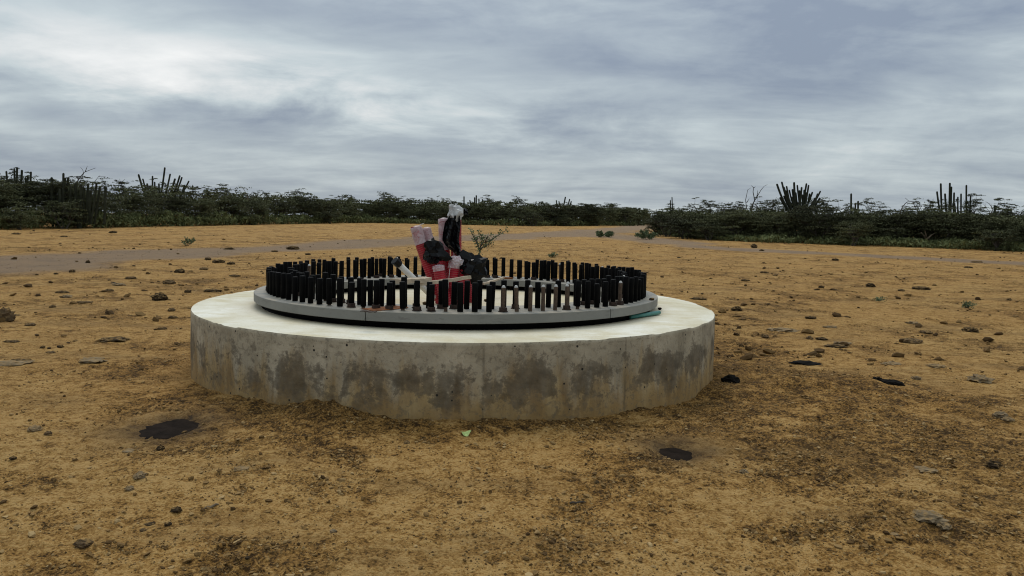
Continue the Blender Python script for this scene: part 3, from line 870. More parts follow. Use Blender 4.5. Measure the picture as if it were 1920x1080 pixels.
# white pipe with a black cap leaning over the ring
rt = empty('vent_pipe', foot(788, CY - 0.55)); tag(rt, 'leaning white plastic pipe with a black cap left of the conduits', 'pipe')
a_, b_ = P(790, 536, CY - 0.5), P(746, 494, CY - 0.72); o_ = rt.location
mb = MB(); mb.tube([a_ - (b_ - a_)*0.55 - o_, a_ - o_, b_ - o_], [0.032]*3, 16); new('tube', mb.mesh('tube', M['pvc'], True), rt)
dn = (b_ - a_).normalized(); mb = MB(); mb.tube([b_ - dn*0.02 - o_, b_ + dn*0.05 - o_, b_ + dn*0.055 - o_], [0.043, 0.045, 0.036], 16); new('cap', mb.mesh('cap', M['blackbag']), rt)
# boards
YB = CY - 1.05
def on(px, py, z):
    r = ray(px, py); d = (z - CAMZ)/r.z; return Vector((r.x*d, d, z))
tag(box('plank', M['wood'], P(741, 532, 7.40), P(801, 528, 7.72), 0.16, 0.045, seed=1, taper=0.9), 'short pale wooden plank at the left foot of the conduits', 'plank')
tag(box('plank', M['wood'], P(786, 536, 7.60), P(883, 523, 7.80), 0.055, 0.034, seed=2, taper=0.6), 'long narrow pale plank across the front of the red conduits', 'plank')
tag(box('plank', M['wood'], on(905, 534, ZR + 0.03), on(944, 522, ZR + 0.07), 0.03, 0.02, seed=3), 'thin stick leaning on the rear of the grey ring', 'stick')
tag(box('rusty_plate', M['rust'], on(936, 523, ZR + 0.002), on(960, 523, ZR + 0.002), 0.10, 0.02, seed=6), 'brown rusty piece of board on the rear of the grey ring', 'plate')
tag(box('plank', M['wood'], on(806, 560, HP + 0.02), on(842, 556, HP + 0.02), 0.05, 0.03, seed=7), 'short dusty board lying on the screed at the foot of the conduits', 'plank')
tag(box('rusty_plate', M['rust'], on(690, 581.5, ZR + 0.0015), on(752, 576, ZR + 0.0015), 0.20, 0.007, seed=4), 'orange rusty plate between the bolts at the front of the grey ring', 'plate')
tag(box('rusty_plate', M['nut'], on(677, 584, ZR + 0.009), on(705, 585, ZR + 0.009), 0.055, 0.006, seed=5), 'small dark rusty strip lying over the front ring joint', 'plate')
# pale debris, teal hose end, stones on the ring
mb = MB(); p0, p1 = on(1203, 591, HP + 0.024), on(1236, 586, HP + 0.024)
mb.tube([p0 - (p1 - p0)*0.6, p0, p1], [0.021]*3, 14); o = new('hose', mb.mesh('hose', M['teal'], True)); tag(o, 'short teal plastic pipe end poking out under the right of the ring', 'pipe')


def rock(center, size, seed, mat, flat=0.6, label=None, group='stones on the clay', cat='rock', jag=0.30, stretch=1.0, rz=None, name='rock', sink=0.25):
    rn = random.Random(seed)
    bm = bmesh.new(); bmesh.ops.create_icosphere(bm, subdivisions=3 if size > 0.05 else 2, radius=0.5)
    for v in bm.verts:
        d = v.co.normalized(); q = d*1.5 + Vector((seed*1.7, seed*0.9, seed*2.3))
        dist, _ = mnoise.voronoi(q*1.1)
        f = 1 + jag*((dist[1] - dist[0])*1.4 - 0.4) + jag*0.7*mnoise.fractal(q*2.2, 1.0, 2.0, 3)
        v.co = d*0.5*f
        v.co.x *= size*stretch; v.co.y *= size; v.co.z *= size*flat
    me = bpy.data.meshes.new(name); bm.to_mesh(me); bm.free(); me.materials.append(mat)
    o = new(name, me, None, (center[0], center[1], center[2] + size*flat*(0.5 - sink)))
    o.rotation_euler.z = rn.uniform(-0.5, 0.5) if rz is None else rz
    if label: tag(o, label, cat, group)
    return o

rock(on(1222, 563, ZR), 0.055, 5, M['rock_dark'], 0.5, 'small dark stone lying on the right of the grey ring', None, sink=0.05)
rock(on(1237, 581, HP), 0.048, 6, M['black'], 0.6, 'small black lump on the screed beside the teal pipe', None, 'lump', name='lump', sink=0.05)
# dirt and broken bits at the foot of the conduits
rn = random.Random(77)
for px, py, lab in ((880, 566, 'clod of earth on the screed right beside the rightmost red conduit'), (896, 570, 'clod of earth on the screed below the right black bag'), (912, 565, 'clod of earth furthest right on the screed inside the ring'),
                    (864, 574, 'clod of earth on the screed in front of the red conduits'), (798, 571, 'clod of earth on the screed left of the red conduits'), (784, 562, 'clod of earth on the screed under the leaning white pipe')):
    rock(on(px, py, HP), rn.uniform(0.03, 0.07), int(px), M[rn.choice(['rock_dark', 'rock_brown', 'rock_tan'])], 0.5,
         lab, 'clods at the foot of the conduits', 'clod', name='clod', sink=0.1)

# ------------------------------------------------------------------ wet patches
for i, (p, ra, rb) in enumerate(PATCHES):
    V, F = [], []; n = 64; rings = [0.0, 0.35, 0.6, 0.8, 0.92, 1.0]
    for j, q in enumerate(rings):
        for k in range(n):
            a = 2*math.pi*k/n; e = 1 + 0.22*mnoise.noise(Vector((math.cos(a)*1.4, math.sin(a)*1.4, i*5.0))) + 0.13*mnoise.noise(Vector((math.cos(a)*5, math.sin(a)*5, i*5.0)))
            x, y = 1.35*ra*q*e*math.cos(a), 1.35*rb*q*e*math.sin(a)
            z = -0.017 + 0.002*(1 - q*q) - 0.022*max(0, q - 0.92)/0.08 + 0.004*mnoise.noise(Vector((x*14, y*14, 2.2)))
            V.append((x, y, z))
    F = [(j*n + k, j*n + (k + 1) % n, (j + 1)*n + (k + 1) % n, (j + 1)*n + k) for j in range(len(rings) - 1) for k in range(n)]
    me = np_mesh('wet_patch', V, F, M['wet'], True)
    o = new('wet_patch', me, None, (p.x, p.y, float(macro(p.x, p.y)) - 0.012))
    tag(o, ['large dark oval patch of wet mud left of the concrete foundation', 'small dark oval patch of wet mud right in front of the foundation'][i], 'mud patch')

# ------------------------------------------------------------------ stones one can pick out
B, D, T, G, K = 'rock_brown', 'rock_dark', 'rock_tan', 'rock_grey', 'black'
ROCKS = [
 (300, 561, 27, D, 0.75, 1.0, 'largest rounded dark stone left of the foundation'),
 (317, 531, 23, B, 0.5, 1.0, 'low brown stone just behind the largest dark stone at left'),
 (337, 511, 18, D, 0.5, 1.0, 'dark stone at left, third back in line from the largest one'),
 (322, 583, 14, B, 0.6, 1.0, 'small brown stone just in front of the largest dark stone'),
 (324, 595, 15, B, 0.45, 1.2, 'small flat brown stone, nearer of a pair at left of the foundation'),
 (304, 617, 16, B, 0.4, 1.2, 'flat brown stone left of the rim of the foundation'),
 (8, 600, 34, B, 1.0, 0.9, 'big brown stone cut off by the left edge of the photo'),
 (28, 590, 20, D, 0.25, 1.5, 'flat dark slab behind the big stone at the left edge'),
 (57, 609, 19, B, 0.4, 1.2, 'low brown stone right of the big stone at the left edge'),
 (22, 640, 26, D, 0.25, 1.6, 'thin dark flat stone at the left edge below the big stone'),
 (80, 651, 9, D, 0.7, 1.0, 'left one of three small dark pebbles in a row at left'),
 (92, 652, 7, D, 0.7, 1.0, 'middle one of three small dark pebbles in a row at left'),
 (113, 649, 12, D, 0.6, 1.0, 'right one of three small dark pebbles in a row at left'),
 (95, 659, 19, B, 0.3, 1.5, 'thin flat stone just under the row of three small pebbles'),
 (213, 637, 48, D, 0.16, 1.3, 'wide flat dark clod between the left edge and the foundation'),
 (20, 681, 62, G, 0.12, 1.4, 'long low grey heap of crumbled earth at the left edge'),
 (38, 677, 36, D, 0.3, 1.4, 'dark stone resting on the grey heap at the left edge'),
 (172, 680, 46, G, 0.2, 1.2, 'low broken grey clod left of the foundation'),
 (158, 566, 26, B, 0.25, 1.4, 'flat brown stone in the open at left, furthest of the flat ones'),
 (125, 557, 19, G, 0.4, 1.2, 'pale grey stone of a pair at far left'),
 (117, 549, 22, D, 0.35, 1.3, 'dark stone of a pair at far left, behind the pale one'),
 (98, 574, 11, B, 0.6, 1.0, 'lone small brown pebble at left below the stone pair'),
 (205, 546, 15, B, 0.5, 1.1, 'small brown stone left of the low twig'),
 (222, 535, 22, G, 0.3, 1.4, 'greyish stone with a twig lying on it at left'),
 (245, 523, 19, B, 0.4, 1.2, 'brown stone behind the twig-bearing stone at left'),
 (135, 511, 11, D, 0.7, 1.0, 'small dark stone near the gravel track at left'),
 (105, 514, 8, D, 0.6, 1.0, 'tiny dark stone beside the small one near the left track'),
 (165, 493, 8, D, 0.9, 1.0, 'tiny upright dark stone on the gravel track at left'),
 (390, 487, 12, D, 0.55, 1.0, 'small dark stone behind the foundation, left of a pair'),
 (410, 493, 22, D, 0.4, 1.2, 'dark stone behind the foundation with a flat tail'),
 (433, 496, 15, D, 0.5, 1.0, 'dark stone behind the foundation, right of the tailed one'),
 (352, 548, 13, D, 0.6, 1.0, 'small dark stone near the left rear of the foundation'),
 (398, 546, 30, D, 0.3, 1.4, 'flat dark stone right behind the left rim of the foundation'),
 (382, 505, 16, B, 0.4, 1.1, 'low brown stone between track and foundation at left'),
 (440, 518, 20, D, 0.3, 1.4, 'flat dark stone left of the bolts behind the foundation'),
 (65, 809, 25, T, 0.6, 1.0, 'tan rounded stone at left beside smaller crumbs'),
 (90, 815, 14, B, 0.6, 1.0, 'brown crumb right of the tan rounded stone'),
 (25, 861, 14, D, 0.6, 1.0, 'dark small stone near the left edge of the foreground'),
 (301, 840, 15, D, 0.75, 1.0, 'dark stone just below the large wet patch'),
 (245, 845, 27, G, 0.3, 1.3, 'flat grey stone lower left of the large wet patch'),
 (262, 897, 22, G, 0.6, 1.0, 'greyish angular clod in the left foreground'),
 (242, 919, 18, G, 0.5, 1.0, 'small grey clod below the angular clod at left'),
 (158, 1022, 31, B, 0.55, 1.2, 'oblong brown stone at the bottom left of the photo'),
 (330, 958, 20, D, 0.5, 1.0, 'dark lumpy clod in the left foreground'),
 (281, 981, 19, D, 0.3, 1.4, 'flat dark stone in the lower left foreground'),
 (315, 984, 14, D, 0.6, 1.0, 'small dark stone right of the flat one, lower left'),
 (268, 994, 12, B, 0.6, 1.0, 'small brown stone left of the flat dark one, lower left'),
 (117, 1065, 15, D, 0.5, 1.0, 'dark stone at the bottom edge, lower left'),
 (464, 1055, 11, D, 0.5, 1.0, 'dark pebble at the bottom edge, left of the middle'),
 (625, 998, 15, G, 0.6, 1.0, 'grey pebble in the foreground left of the middle'),
 (453, 881, 27, T, 0.3, 1.2, 'flat tan stone half sunk right of the large wet patch'),
 (763, 828, 13, B, 0.7, 1.0, 'small brown stone left of the pale green leaf'),
 (795, 817, 9, D, 0.7, 1.0, 'dark pebble between green leaf and brown stone'),
 (1119, 904, 10, D, 0.8, 1.0, 'dark pebble in the foreground below the foundation'),
 (1742, 977, 56, G, 0.4, 1.25, 'large crumbled grey stone in the right foreground'),
 (1770, 990, 26, G, 0.5, 1.0, 'grey lump broken off the large crumbled stone'),
 (1676, 1002, 17, T, 0.4, 1.2, 'pale flat stone left of the large crumbled grey stone'),
 (1876, 786, 26, G, 0.6, 1.1, 'greyish rounded stone near the right edge of the photo'),
 (1889, 792, 20, T, 0.5, 1.2, 'tan stone leaning against the greyish one at right'),
 (1862, 873, 28, D, 0.65, 1.1, 'dark rounded stone at right below the stone pair'),
 (1735, 877, 36, G, 0.22, 1.4, 'flat grey slab at right, left of the dark rounded stone'),
 (1395, 884, 17, G, 0.6, 1.0, 'grey stone right of the small wet patch'),
 (1838, 715, 40, G, 0.45, 1.2, 'broad lumpy grey clod far right of the foundation'),
 (1718, 711, 17, G, 0.5, 1.1, 'small pale grey stone left of the broad lumpy clod'),
 (1672, 729, 36, K, 0.4, 1.4, 'black elongated lump right of the earth heap'),
 (1645, 723, 18, K, 0.45, 1.1, 'black crumb at the left end of the elongated black lump'),
 (1370, 714, 34, K, 0.62, 1.0, 'black oval lump beside the right side of the foundation'),
 (1512, 681, 46, K, 0.16, 1.5, 'thin black flat stone right of the foundation'),
 (1672, 683, 36, G, 0.2, 1.5, 'long flat grey stone in the middle of the right field'),
 (1755, 689, 30, T, 0.3, 1.3, 'pale low stone right of the long flat grey one'),
 (1708, 641, 40, B, 0.3, 1.5, 'long flat brown stone in the right field'),
 (1566, 651, 36, D, 0.25, 1.4, 'dark jagged flat stone right of the foundation'),
 (1580, 645, 26, G, 0.25, 1.4, 'grey flat stone behind the dark jagged one'),
 (1540, 637, 20, D, 0.4, 1.2, 'dark stone upper left of the jagged flat one'),
 (1518, 637, 14, B, 0.6, 1.0, 'brown stone beside the dark one in the right field'),
 (1465, 621, 46, G, 0.2, 1.5, 'low grey mound of flakes right of the rim'),
 (1434, 634, 15, B, 0.6, 1.0, 'brown stone nearest the right rim of the foundation'),
 (1520, 597, 20, D, 0.35, 1.3, 'flat dark stone in the right field, half way back'),
 (1381, 581, 20, D, 0.6, 1.0, 'dark stone just beyond the right rim of the foundation'),
 (1632, 536, 17, D, 0.6, 1.0, 'dark rounded stone in the back of the right field'),
 (1726, 541, 29, D, 0.35, 1.4, 'dark lying chunk in the back of the right field'),
 (1690, 546, 12, B, 0.5, 1.0, 'brown stone left of the dark lying chunk'),
 (1820, 620, 27, D, 0.5, 1.2, 'dark lumpy stone at right beyond the broad clod'),
 (1736, 623, 22, B, 0.35, 1.3, 'low brown stone left of the dark lumpy one'),
 (1710, 606, 20, G, 0.35, 1.3, 'low grey stone in the right field behind the brown one'),
 (1555, 616, 24, G, 0.25, 1.5, 'flat greyish stone in the right field'),
 (1433, 511, 14, D, 0.4, 1.3, 'flat dark stone far back right of the bolts'),
 (1397, 527, 15, D, 0.4, 1.3, 'dark stone far back, nearest behind the right rim'),
 (1566, 489, 13, D, 0.5, 1.2, 'dark stone at the edge of the right gravel track'),
 (1815, 502, 15, D, 0.35, 1.4, 'flat dark stone on the right gravel track'),
 (1832, 492, 17, B, 0.3, 1.4, 'brown flat stone beyond the right gravel track'),
 (1892, 563, 9, D, 0.7, 1.0, 'small dark stone near the right edge, far back'),
 (1540, 540, 10, D, 0.6, 1.0, 'small dark pebble in the back of the right field'),
 (1310, 563, 26, D, 0.25, 1.5, 'flat dark stone right behind the right rim'),
 (430, 468, 16, D, 0.4, 1.3, 'dark stone on the gravel track behind the left bolts'),
 (550, 467, 22, D, 0.45, 1.2, 'dark stone on the track, straight behind the left bolts'),
 (577, 478, 11, D, 0.5, 1.0, 'small dark stone behind the left bolts'),
 (515, 472, 12, D, 0.4, 1.2, 'low dark stone on the track left of the lumpy one'),
 (1414, 465, 12, D, 0.9, 1.0, 'dark upright stone far back at the right thicket'),
 (1428, 470, 9, D, 0.5, 1.0, 'dark pebble right of the upright stone far back'),
 (120, 444, 12, D, 0.4, 1.3, 'dark stone close to the left thicket, left of two'),
 (212, 437, 14, D, 0.5, 1.2, 'dark stone close to the left thicket, right of two'),
 (30, 440, 14, D, 0.4, 1.4, 'dark stone close to the thicket at the left edge'),
]
for i, (px, py, w, mat, flat, st, lab) in enumerate(ROCKS):
    p = at(px, py); size = w/FPX*p.y/ (0.5 + 0.5*st)
    jag = 0.50 if mat == G or w > 40 else 0.36
    rock((p.x, p.y, gz(p.x, p.y)), size, 100 + i, M[mat], flat, lab, 'stones on the clay', 'stone', jag, st, name='stone', sink=0.30)


def stick(px0, py0, px1, py1, r, lab, mat='deadwood'):
    a, b = at(px0, py0), at(px1, py1); c = (a + b)/2; c.z = gz(c.x, c.y) + r*0.7
    pts = []
    for i in range(6):
        q = a.lerp(b, i/5); pts.append(Vector((q.x, q.y, max(gz(q.x, q.y) + r*0.6, c.z - r*0.3))) - c + Vector((0, 0, 0.4*r*math.sin(i*2.1))))
    mb = MB(); mb.tube(pts, [r*0.7, r, r*1.05, r*0.95, r*0.8, r*0.5], 7)
    tag(new('stick', mb.mesh('stick', M[mat]), None, c), lab, 'stick')
stick(384, 955, 410, 949, 0.007, 'short grey stick in the left foreground', 'palewood')
stick(1068, 944, 1099, 942, 0.006, 'thin dark stick in the foreground right of the middle')
stick(208, 530, 236, 536, 0.012, 'small forked twig lying on a stone at left')
# pale green leaf
p = at(873, 823); V = []; n = 14
for k in range(n):
    a = 2*math.pi*k/n; V.append((0.036*math.cos(a)*(1 + 0.2*math.sin(3*a)), 0.030*math.sin(a), 0.010 + 0.012*math.sin(a*2 + 1)))
V += [(v[0]*0.96, v[1]*0.96, v[2] - 0.004) for v in V]
V += [(0, 0, 0.006), (0, 0, 0.001)]
F = [(k, (k + 1) % n, 2*n) for k in range(n)] + [(n + (k + 1) % n, n + k, 2*n + 1) for k in range(n)] + [(k, n + k, n + (k + 1) % n) for k in range(n)] + [(k, n + (k + 1) % n, (k + 1) % n) for k in range(n)]
o = new('leaf', np_mesh('leaf', V, F, M['leafgreen'], False), None, (p.x, p.y, gz(p.x, p.y) + 0.006)); o.rotation_euler.x = 0.3
tag(o, 'pale green curled leaf lying in front of the foundation', 'leaf')


# ------------------------------------------------------------------ loose clods, crumbs and mud flakes: beyond counting
def scatter(n, seed, smin, smax, dmin, dmax, kind):
    rng = np.random.default_rng(seed)
    d = dmin*(dmax/dmin)**rng.random(n*3); a = np.radians(rng.uniform(-43, 43, n*3))
    x, y = d*np.sin(a), d*np.cos(a)
    rm = rough_mask(x, y); road = road_mask(x, y)
    cl = fbm(x*3, y*3, 91, 3)
    keep = rng.random(n*3) < (0.10 + 0.9*rm)*(1 - 0.6*road)*(0.25 + 1.5*sstep(0.4, 0.65, cl))
    keep &= np.hypot(x - CX, y - CY) > RP + 0.02
    for p, ra, rb in PATCHES: keep &= ((x - p.x)/ra)**2 + ((y - p.y)/rb)**2 > 0.9
    x, y, d, rm = x[keep][:n], y[keep][:n], d[keep][:n], rm[keep][:n]
    n = len(x)
    s = smin*(smax/smin)**(rng.random(n)**2.4)
    s = np.maximum(s, d*0.0009)
    z = macro(x, y) + relief(x, y, rm)
    if kind == 'grit':
        bv = np.array([(1, 0, 0), (-1, 0, 0), (0, 1, 0), (0, -1, 0), (0, 0, 1), (0, 0, -1)], float)
        bf = np.array([(0, 2, 4), (2, 1, 4), (1, 3, 4), (3, 0, 4), (2, 0, 5), (1, 2, 5), (3, 1, 5), (0, 3, 5)])
        v = bv[None]*rng.uniform(0.45, 1.0, (n, 6, 1))*0.62
        v = v*np.stack([rng.uniform(0.7, 1.4, n), rng.uniform(0.7, 1.2, n), rng.uniform(0.4, 0.9, n)], -1)[:, None]
        tone = np.clip(rng.beta(1.5, 1.7, n), 0, 1); zo = 0.1
    elif kind == 'clod':
        t = (1 + 5**0.5)/2
        bv = np.array([(-1, t, 0), (1, t, 0), (-1, -t, 0), (1, -t, 0), (0, -1, t), (0, 1, t), (0, -1, -t), (0, 1, -t), (t, 0, -1), (t, 0, 1), (-t, 0, -1), (-t, 0, 1)], float)/1.9
        bf = np.array([(0, 11, 5), (0, 5, 1), (0, 1, 7), (0, 7, 10), (0, 10, 11), (1, 5, 9), (5, 11, 4), (11, 10, 2), (10, 7, 6), (7, 1, 8), (3, 9, 4), (3, 4, 2), (3, 2, 6), (3, 6, 8), (3, 8, 9), (4, 9, 5), (2, 4, 11), (6, 2, 10), (8, 6, 7), (9, 8, 1)])
        v = bv[None]*(1 + rng.normal(0, 0.20, (n, 12, 1)))*0.5
        v = v*np.stack([rng.uniform(0.7, 1.5, n), rng.uniform(0.6, 1.2, n), rng.uniform(0.35, 0.85, n)], -1)[:, None]
        tone = np.clip(rng.beta(1.6, 2.2, n) + 0.08, 0, 1)
        zo = 0.12
    else:
        k = 6; an = np.arange(k)*2*np.pi/k
        base = np.stack([np.cos(an), np.sin(an), 0*an], -1)*0.5
        rj = rng.uniform(0.55, 1.2, (n, k, 1))
        top = base[None]*rj; curl = (rng.uniform(0.1, 0.45, (n, 1))*np.abs(np.cos(an[None] - rng.uniform(0, 6.28, (n, 1)))))**1.0
        top = top + np.stack([0*curl, 0*curl, curl*0.6 + 0.05], -1)
        bot = top*np.array([0.97, 0.97, 1]) - np.array([0, 0, 0.13])
        v = np.concatenate([top, bot], 1)*np.stack([rng.uniform(0.8, 1.6, n), rng.uniform(0.6, 1.2, n), np.ones(n)], -1)[:, None]
        bf = [(0, 1, 2), (0, 2, 3), (0, 3, 4), (0, 4, 5)] + [(6, 8, 7), (6, 9, 8), (6, 10, 9), (6, 11, 10)]
        for q in range(k): bf += [(q, 6 + q, 6 + (q + 1) % k), (q, 6 + (q + 1) % k, (q + 1) % k)]
        bf = np.array(bf); tone = np.clip(rng.normal(0.60, 0.17, n), 0.15, 0.95); zo = 0.10
    ro = rng.uniform(0, 6.28, n); c, sn = np.cos(ro)[:, None], np.sin(ro)[:, None]
    vx, vy = v[:, :, 0]*c - v[:, :, 1]*sn, v[:, :, 0]*sn + v[:, :, 1]*c
    tl = rng.normal(0, 0.2, n)[:, None]
    vz = v[:, :, 2] + vx*tl
    w = np.stack([vx, vy, vz], -1)*s[:, None, None] + np.stack([x, y, z + zo*s], -1)[:, None]
    k = v.shape[1]
    f = (bf[None] + (np.arange(n)*k)[:, None, None]).reshape(-1, 3)
    return w.reshape(-1, 3), f, np.repeat(tone, k)

v, f, t = scatter(26000, 1, 0.005, 0.034, 2.9, 40, 'clod')
tag(new('soil_crumbs', np_mesh('soil_crumbs', v, f, M['clod'], False, {'tone': t})), 'loose brown soil crumbs and grit strewn over the clay', 'soil', None, 'stuff')
v, f, t = scatter(60000, 6, 0.006, 0.020, 2.9, 15, 'grit')
tag(new('soil_grit', np_mesh('soil_grit', v, f, M['clod'], False, {'tone': t})), 'fine grit and crumbs of soil in the foreground', 'grit', None, 'stuff')
v, f, t = scatter(6000, 2, 0.010, 0.040, 2.9, 26, 'flake')
v2, f2, t2 = scatter(2600, 3, 0.035, 0.15, 9, 75, 'clod')
tag(new('earth_clods', np_mesh('earth_clods', v2, f2, M['clod'], False, {'tone': t2*0.55})), 'dark lumps of dry earth littering the clay further back', 'earth clods', None, 'stuff')
tag(new('mud_flakes', np_mesh('mud_flakes', v, f, M['clod'], False, {'tone': t})), 'thin curled flakes of dried mud lying on the clay', 'mud flakes', None, 'stuff')


# ------------------------------------------------------------------ plants
def leaf_pads(cent, rad, thick, per, rng, size=(0.05, 0.10), tone=None, flatness=0.32, grow=None):
    """small leaf faces spread through flat pads; returns verts, quads, tone"""
    cent = np.asarray(cent, float); rad = np.asarray(rad, float); thick = np.asarray(thick, float)
    n = len(cent); idx = np.repeat(np.arange(n), per); m = len(idx)
    a = rng.uniform(0, 2*np.pi, m); q = np.sqrt(rng.random(m))*(0.75 + 0.25*rng.random(m))
    q = q*(1 + 0.35*np.sin(a*3 + idx*1.7))                      # uneven outline
    x = q*np.cos(a)*rad[idx]; y = q*np.sin(a)*rad[idx]
    z = rng.normal(0, 0.5, m)*thick[idx] + (0.35 - q*q*0.5)*thick[idx]*1.4
    c = cent[idx] + np.stack([x, y, z], -1)
    s = rng.uniform(size[0], size[1], m)
    if grow is not None: s = s*np.asarray(grow)[idx]
    u = rng.normal(0, 1, (m, 3)); u[:, 2] *= flatness; u /= np.linalg.norm(u, axis=1)[:, None]
    w = rng.normal(0, 1, (m, 3)); w[:, 2] *= flatness; w -= u*(u*w).sum(1)[:, None]; w /= np.linalg.norm(w, axis=1)[:, None]
    u *= s[:, None]*0.5; w *= (s*rng.uniform(0.45, 0.85, m))[:, None]*0.5
    v = np.stack([c - u, c - w, c + u, c + w], 1).reshape(-1, 3)
    tn = np.clip((rng.normal(0.45, 0.16, n) if tone is None else tone)[idx] + rng.normal(0, 0.14, m), 0, 1)
    return v, np.arange(m*4).reshape(-1, 4), np.repeat(tn, 4)


def make_acacia(seed, H, W, pads, per, openc=False, low=0.35, lean=0.0):
    rn = random.Random(seed); rng = np.random.default_rng(seed)
    mb = MB(); tips = []
    def grow(p, d, L, r, lev):
        n = 4; pts = [p]; rad = [r]
        for i in range(n):
            d = (d + Vector((rn.gauss(0, 0.16), rn.gauss(0, 0.16), rn.gauss(0.02, 0.10)))).normalized()
            pts.append(pts[-1] + d*L/n); rad.append(r*(1 - 0.11*(i + 1)))
        mb.tube(pts, rad, 6 if lev < 2 else 4, False)
        if lev == 3 or L < 0.25: tips.append((pts[-1], d)); return
        tips.append((pts[-1], d)) if lev == 2 else None
        for k in range(rn.choice((2, 3)) if lev else 3):
            a = rn.uniform(0, 6.28); nd = (d*0.7 + Vector((math.cos(a), math.sin(a), rn.uniform(-0.1, 0.35)))*0.75).normalized()
            nd.z = max(nd.z, 0.0 if not openc else 0.12); q = pts[rn.choice((3, 4, 4))] if lev else pts[-1 - (k % 2)]
            grow(q, nd, L*rn.uniform(0.62, 0.85), r*0.6, lev + 1)
    for s in range(rn.choice((2, 3)) if not openc else 1):
        a = rn.uniform(0, 6.28) + s*2.1
        grow(Vector((0.1*math.cos(a), 0.1*math.sin(a), -0.15)), Vector((math.cos(a)*0.45 + lean, math.sin(a)*0.45, 1)).normalized(), H*0.36, 0.075 + 0.02*H/4, 0)
    # scale the skeleton into the wanted envelope
    tp = np.array([t[0] for t in tips]); ext = max(np.abs(tp[:, 0]).max(), np.abs(tp[:, 1]).max(), 0.1); zx = tp[:, 2].max()
    sx, sz = (W*0.42)/ext, (H*0.93)/zx
    mb.v = [(x*sx if z > 0.3 else x*(1 + (sx - 1)*max(z, 0)/0.3), y*sx if z > 0.3 else y*(1 + (sx - 1)*max(z, 0)/0.3), z*sz) for x, y, z in mb.v]
    tp = tp*np.array([sx, sx, sz])
    ch = rng.integers(0, len(tp), pads)
    c = tp[ch] + rng.normal(0, 1, (pads, 3))*np.array([0.32, 0.32, 0.14])
    if not openc:                                              # shelves of foliage filling the side of the crown
        k = int(pads*0.5); a = rng.uniform(0, 6.28, k); zz = rng.uniform(low, 0.97, k); rr = np.sqrt(np.clip(1 - ((zz - 0.55)/0.62)**2, 0.05, 1))*rng.uniform(0.45, 1.0, k)
        c[:k] = np.stack([np.cos(a)*rr*W*0.5, np.sin(a)*rr*W*0.5, zz*H], -1)
    rad = rng.uniform(0.34, 0.80, pads)*(0.7 if openc else 1.0)*W/4.5; th = rng.uniform(0.05, 0.12, pads)*(0.8 if openc else 1)
    v, f, t = leaf_pads(c, rad, th, per, rng, (0.065, 0.135) if not openc else (0.07, 0.14))
    trunk = mb.mesh('trunk', M['bark'], True)
    crown = np_mesh('crown', v, f, M['leaf'], False, {'tone': t})
    return trunk, crown


ACACIA = [make_acacia(200 + i, H, W, pads, per, low=lo) for i, (H, W, pads, per, lo) in enumerate(
    ((3.9, 5.4, 150, 140, 0.22), (3.6, 5.0, 140, 140, 0.15), (4.2, 5.8, 160, 140, 0.25), (3.3, 4.8, 140, 140, 0.12), (4.0, 4.6, 130, 140, 0.3), (3.0, 5.2, 140, 140, 0.10)))]
OPENAC = [make_acacia(300 + i, H, W, 34, 60, True, lean=ln) for i, (H, W, ln) in enumerate(((4.8, 3.6, 0.3), (5.0, 3.0, -0.2), (4.6, 4.0, 0.1), (4.9, 3.4, 0.5)))]
BUSH = [make_acacia(400 + i, H, W, 90, 90, low=0.04) for i, (H, W) in enumerate(((1.9, 3.4), (2.3, 3.8), (1.6, 3.0)))]


def put_tree(meshes, loc, rz, sc, name, label, cat='tree', group=None):
    r = empty(name, loc); r.rotation_euler.z = rz; r.scale = sc if isinstance(sc, tuple) else (sc, sc, sc)
    new('trunk', meshes[0], r); new('crown', meshes[1], r)
    tag(r, label, cat, group)
    return r


EDGE_L = [(-500, 46), (-200, 50), (0, 53), (200, 63), (400, 79), (550, 98), (690, 122), (800, 124), (960, 122), (1080, 134), (1190, 160)]
EDGE_R = [(1236, 82), (1300, 66.5), (1400, 61), (1560, 57.5), (1700, 54.5), (1920, 49), (2200, 45), (2500, 43)]
def edge(px, tab):
    return float(np.interp(px, [a for a, b in tab], [b for a, b in tab]))
def spot(px, Y):
    r = ray(px, 420); x = r.x*Y
    return Vector((x, Y, float(macro(x, Y))))
ORD = ['first', 'second', 'third', 'fourth', 'fifth', 'sixth', 'seventh', 'eighth', 'ninth', 'tenth', 'eleventh', 'twelfth', 'thirteenth', 'fourteenth', 'fifteenth', 'sixteenth',
       'seventeenth', 'eighteenth', 'nineteenth', 'twentieth', 'twenty-first', 'twenty-second', 'twenty-third', 'twenty-fourth', 'twenty-fifth', 'twenty-sixth', 'twenty-seventh',
       'twenty-eighth', 'twenty-ninth', 'thirtieth', 'thirty-first', 'thirty-second', 'thirty-third', 'thirty-fourth', 'thirty-fifth', 'thirty-sixth', 'thirty-seventh', 'thirty-eighth',
       'thirty-ninth', 'fortieth']
rn = random.Random(5)
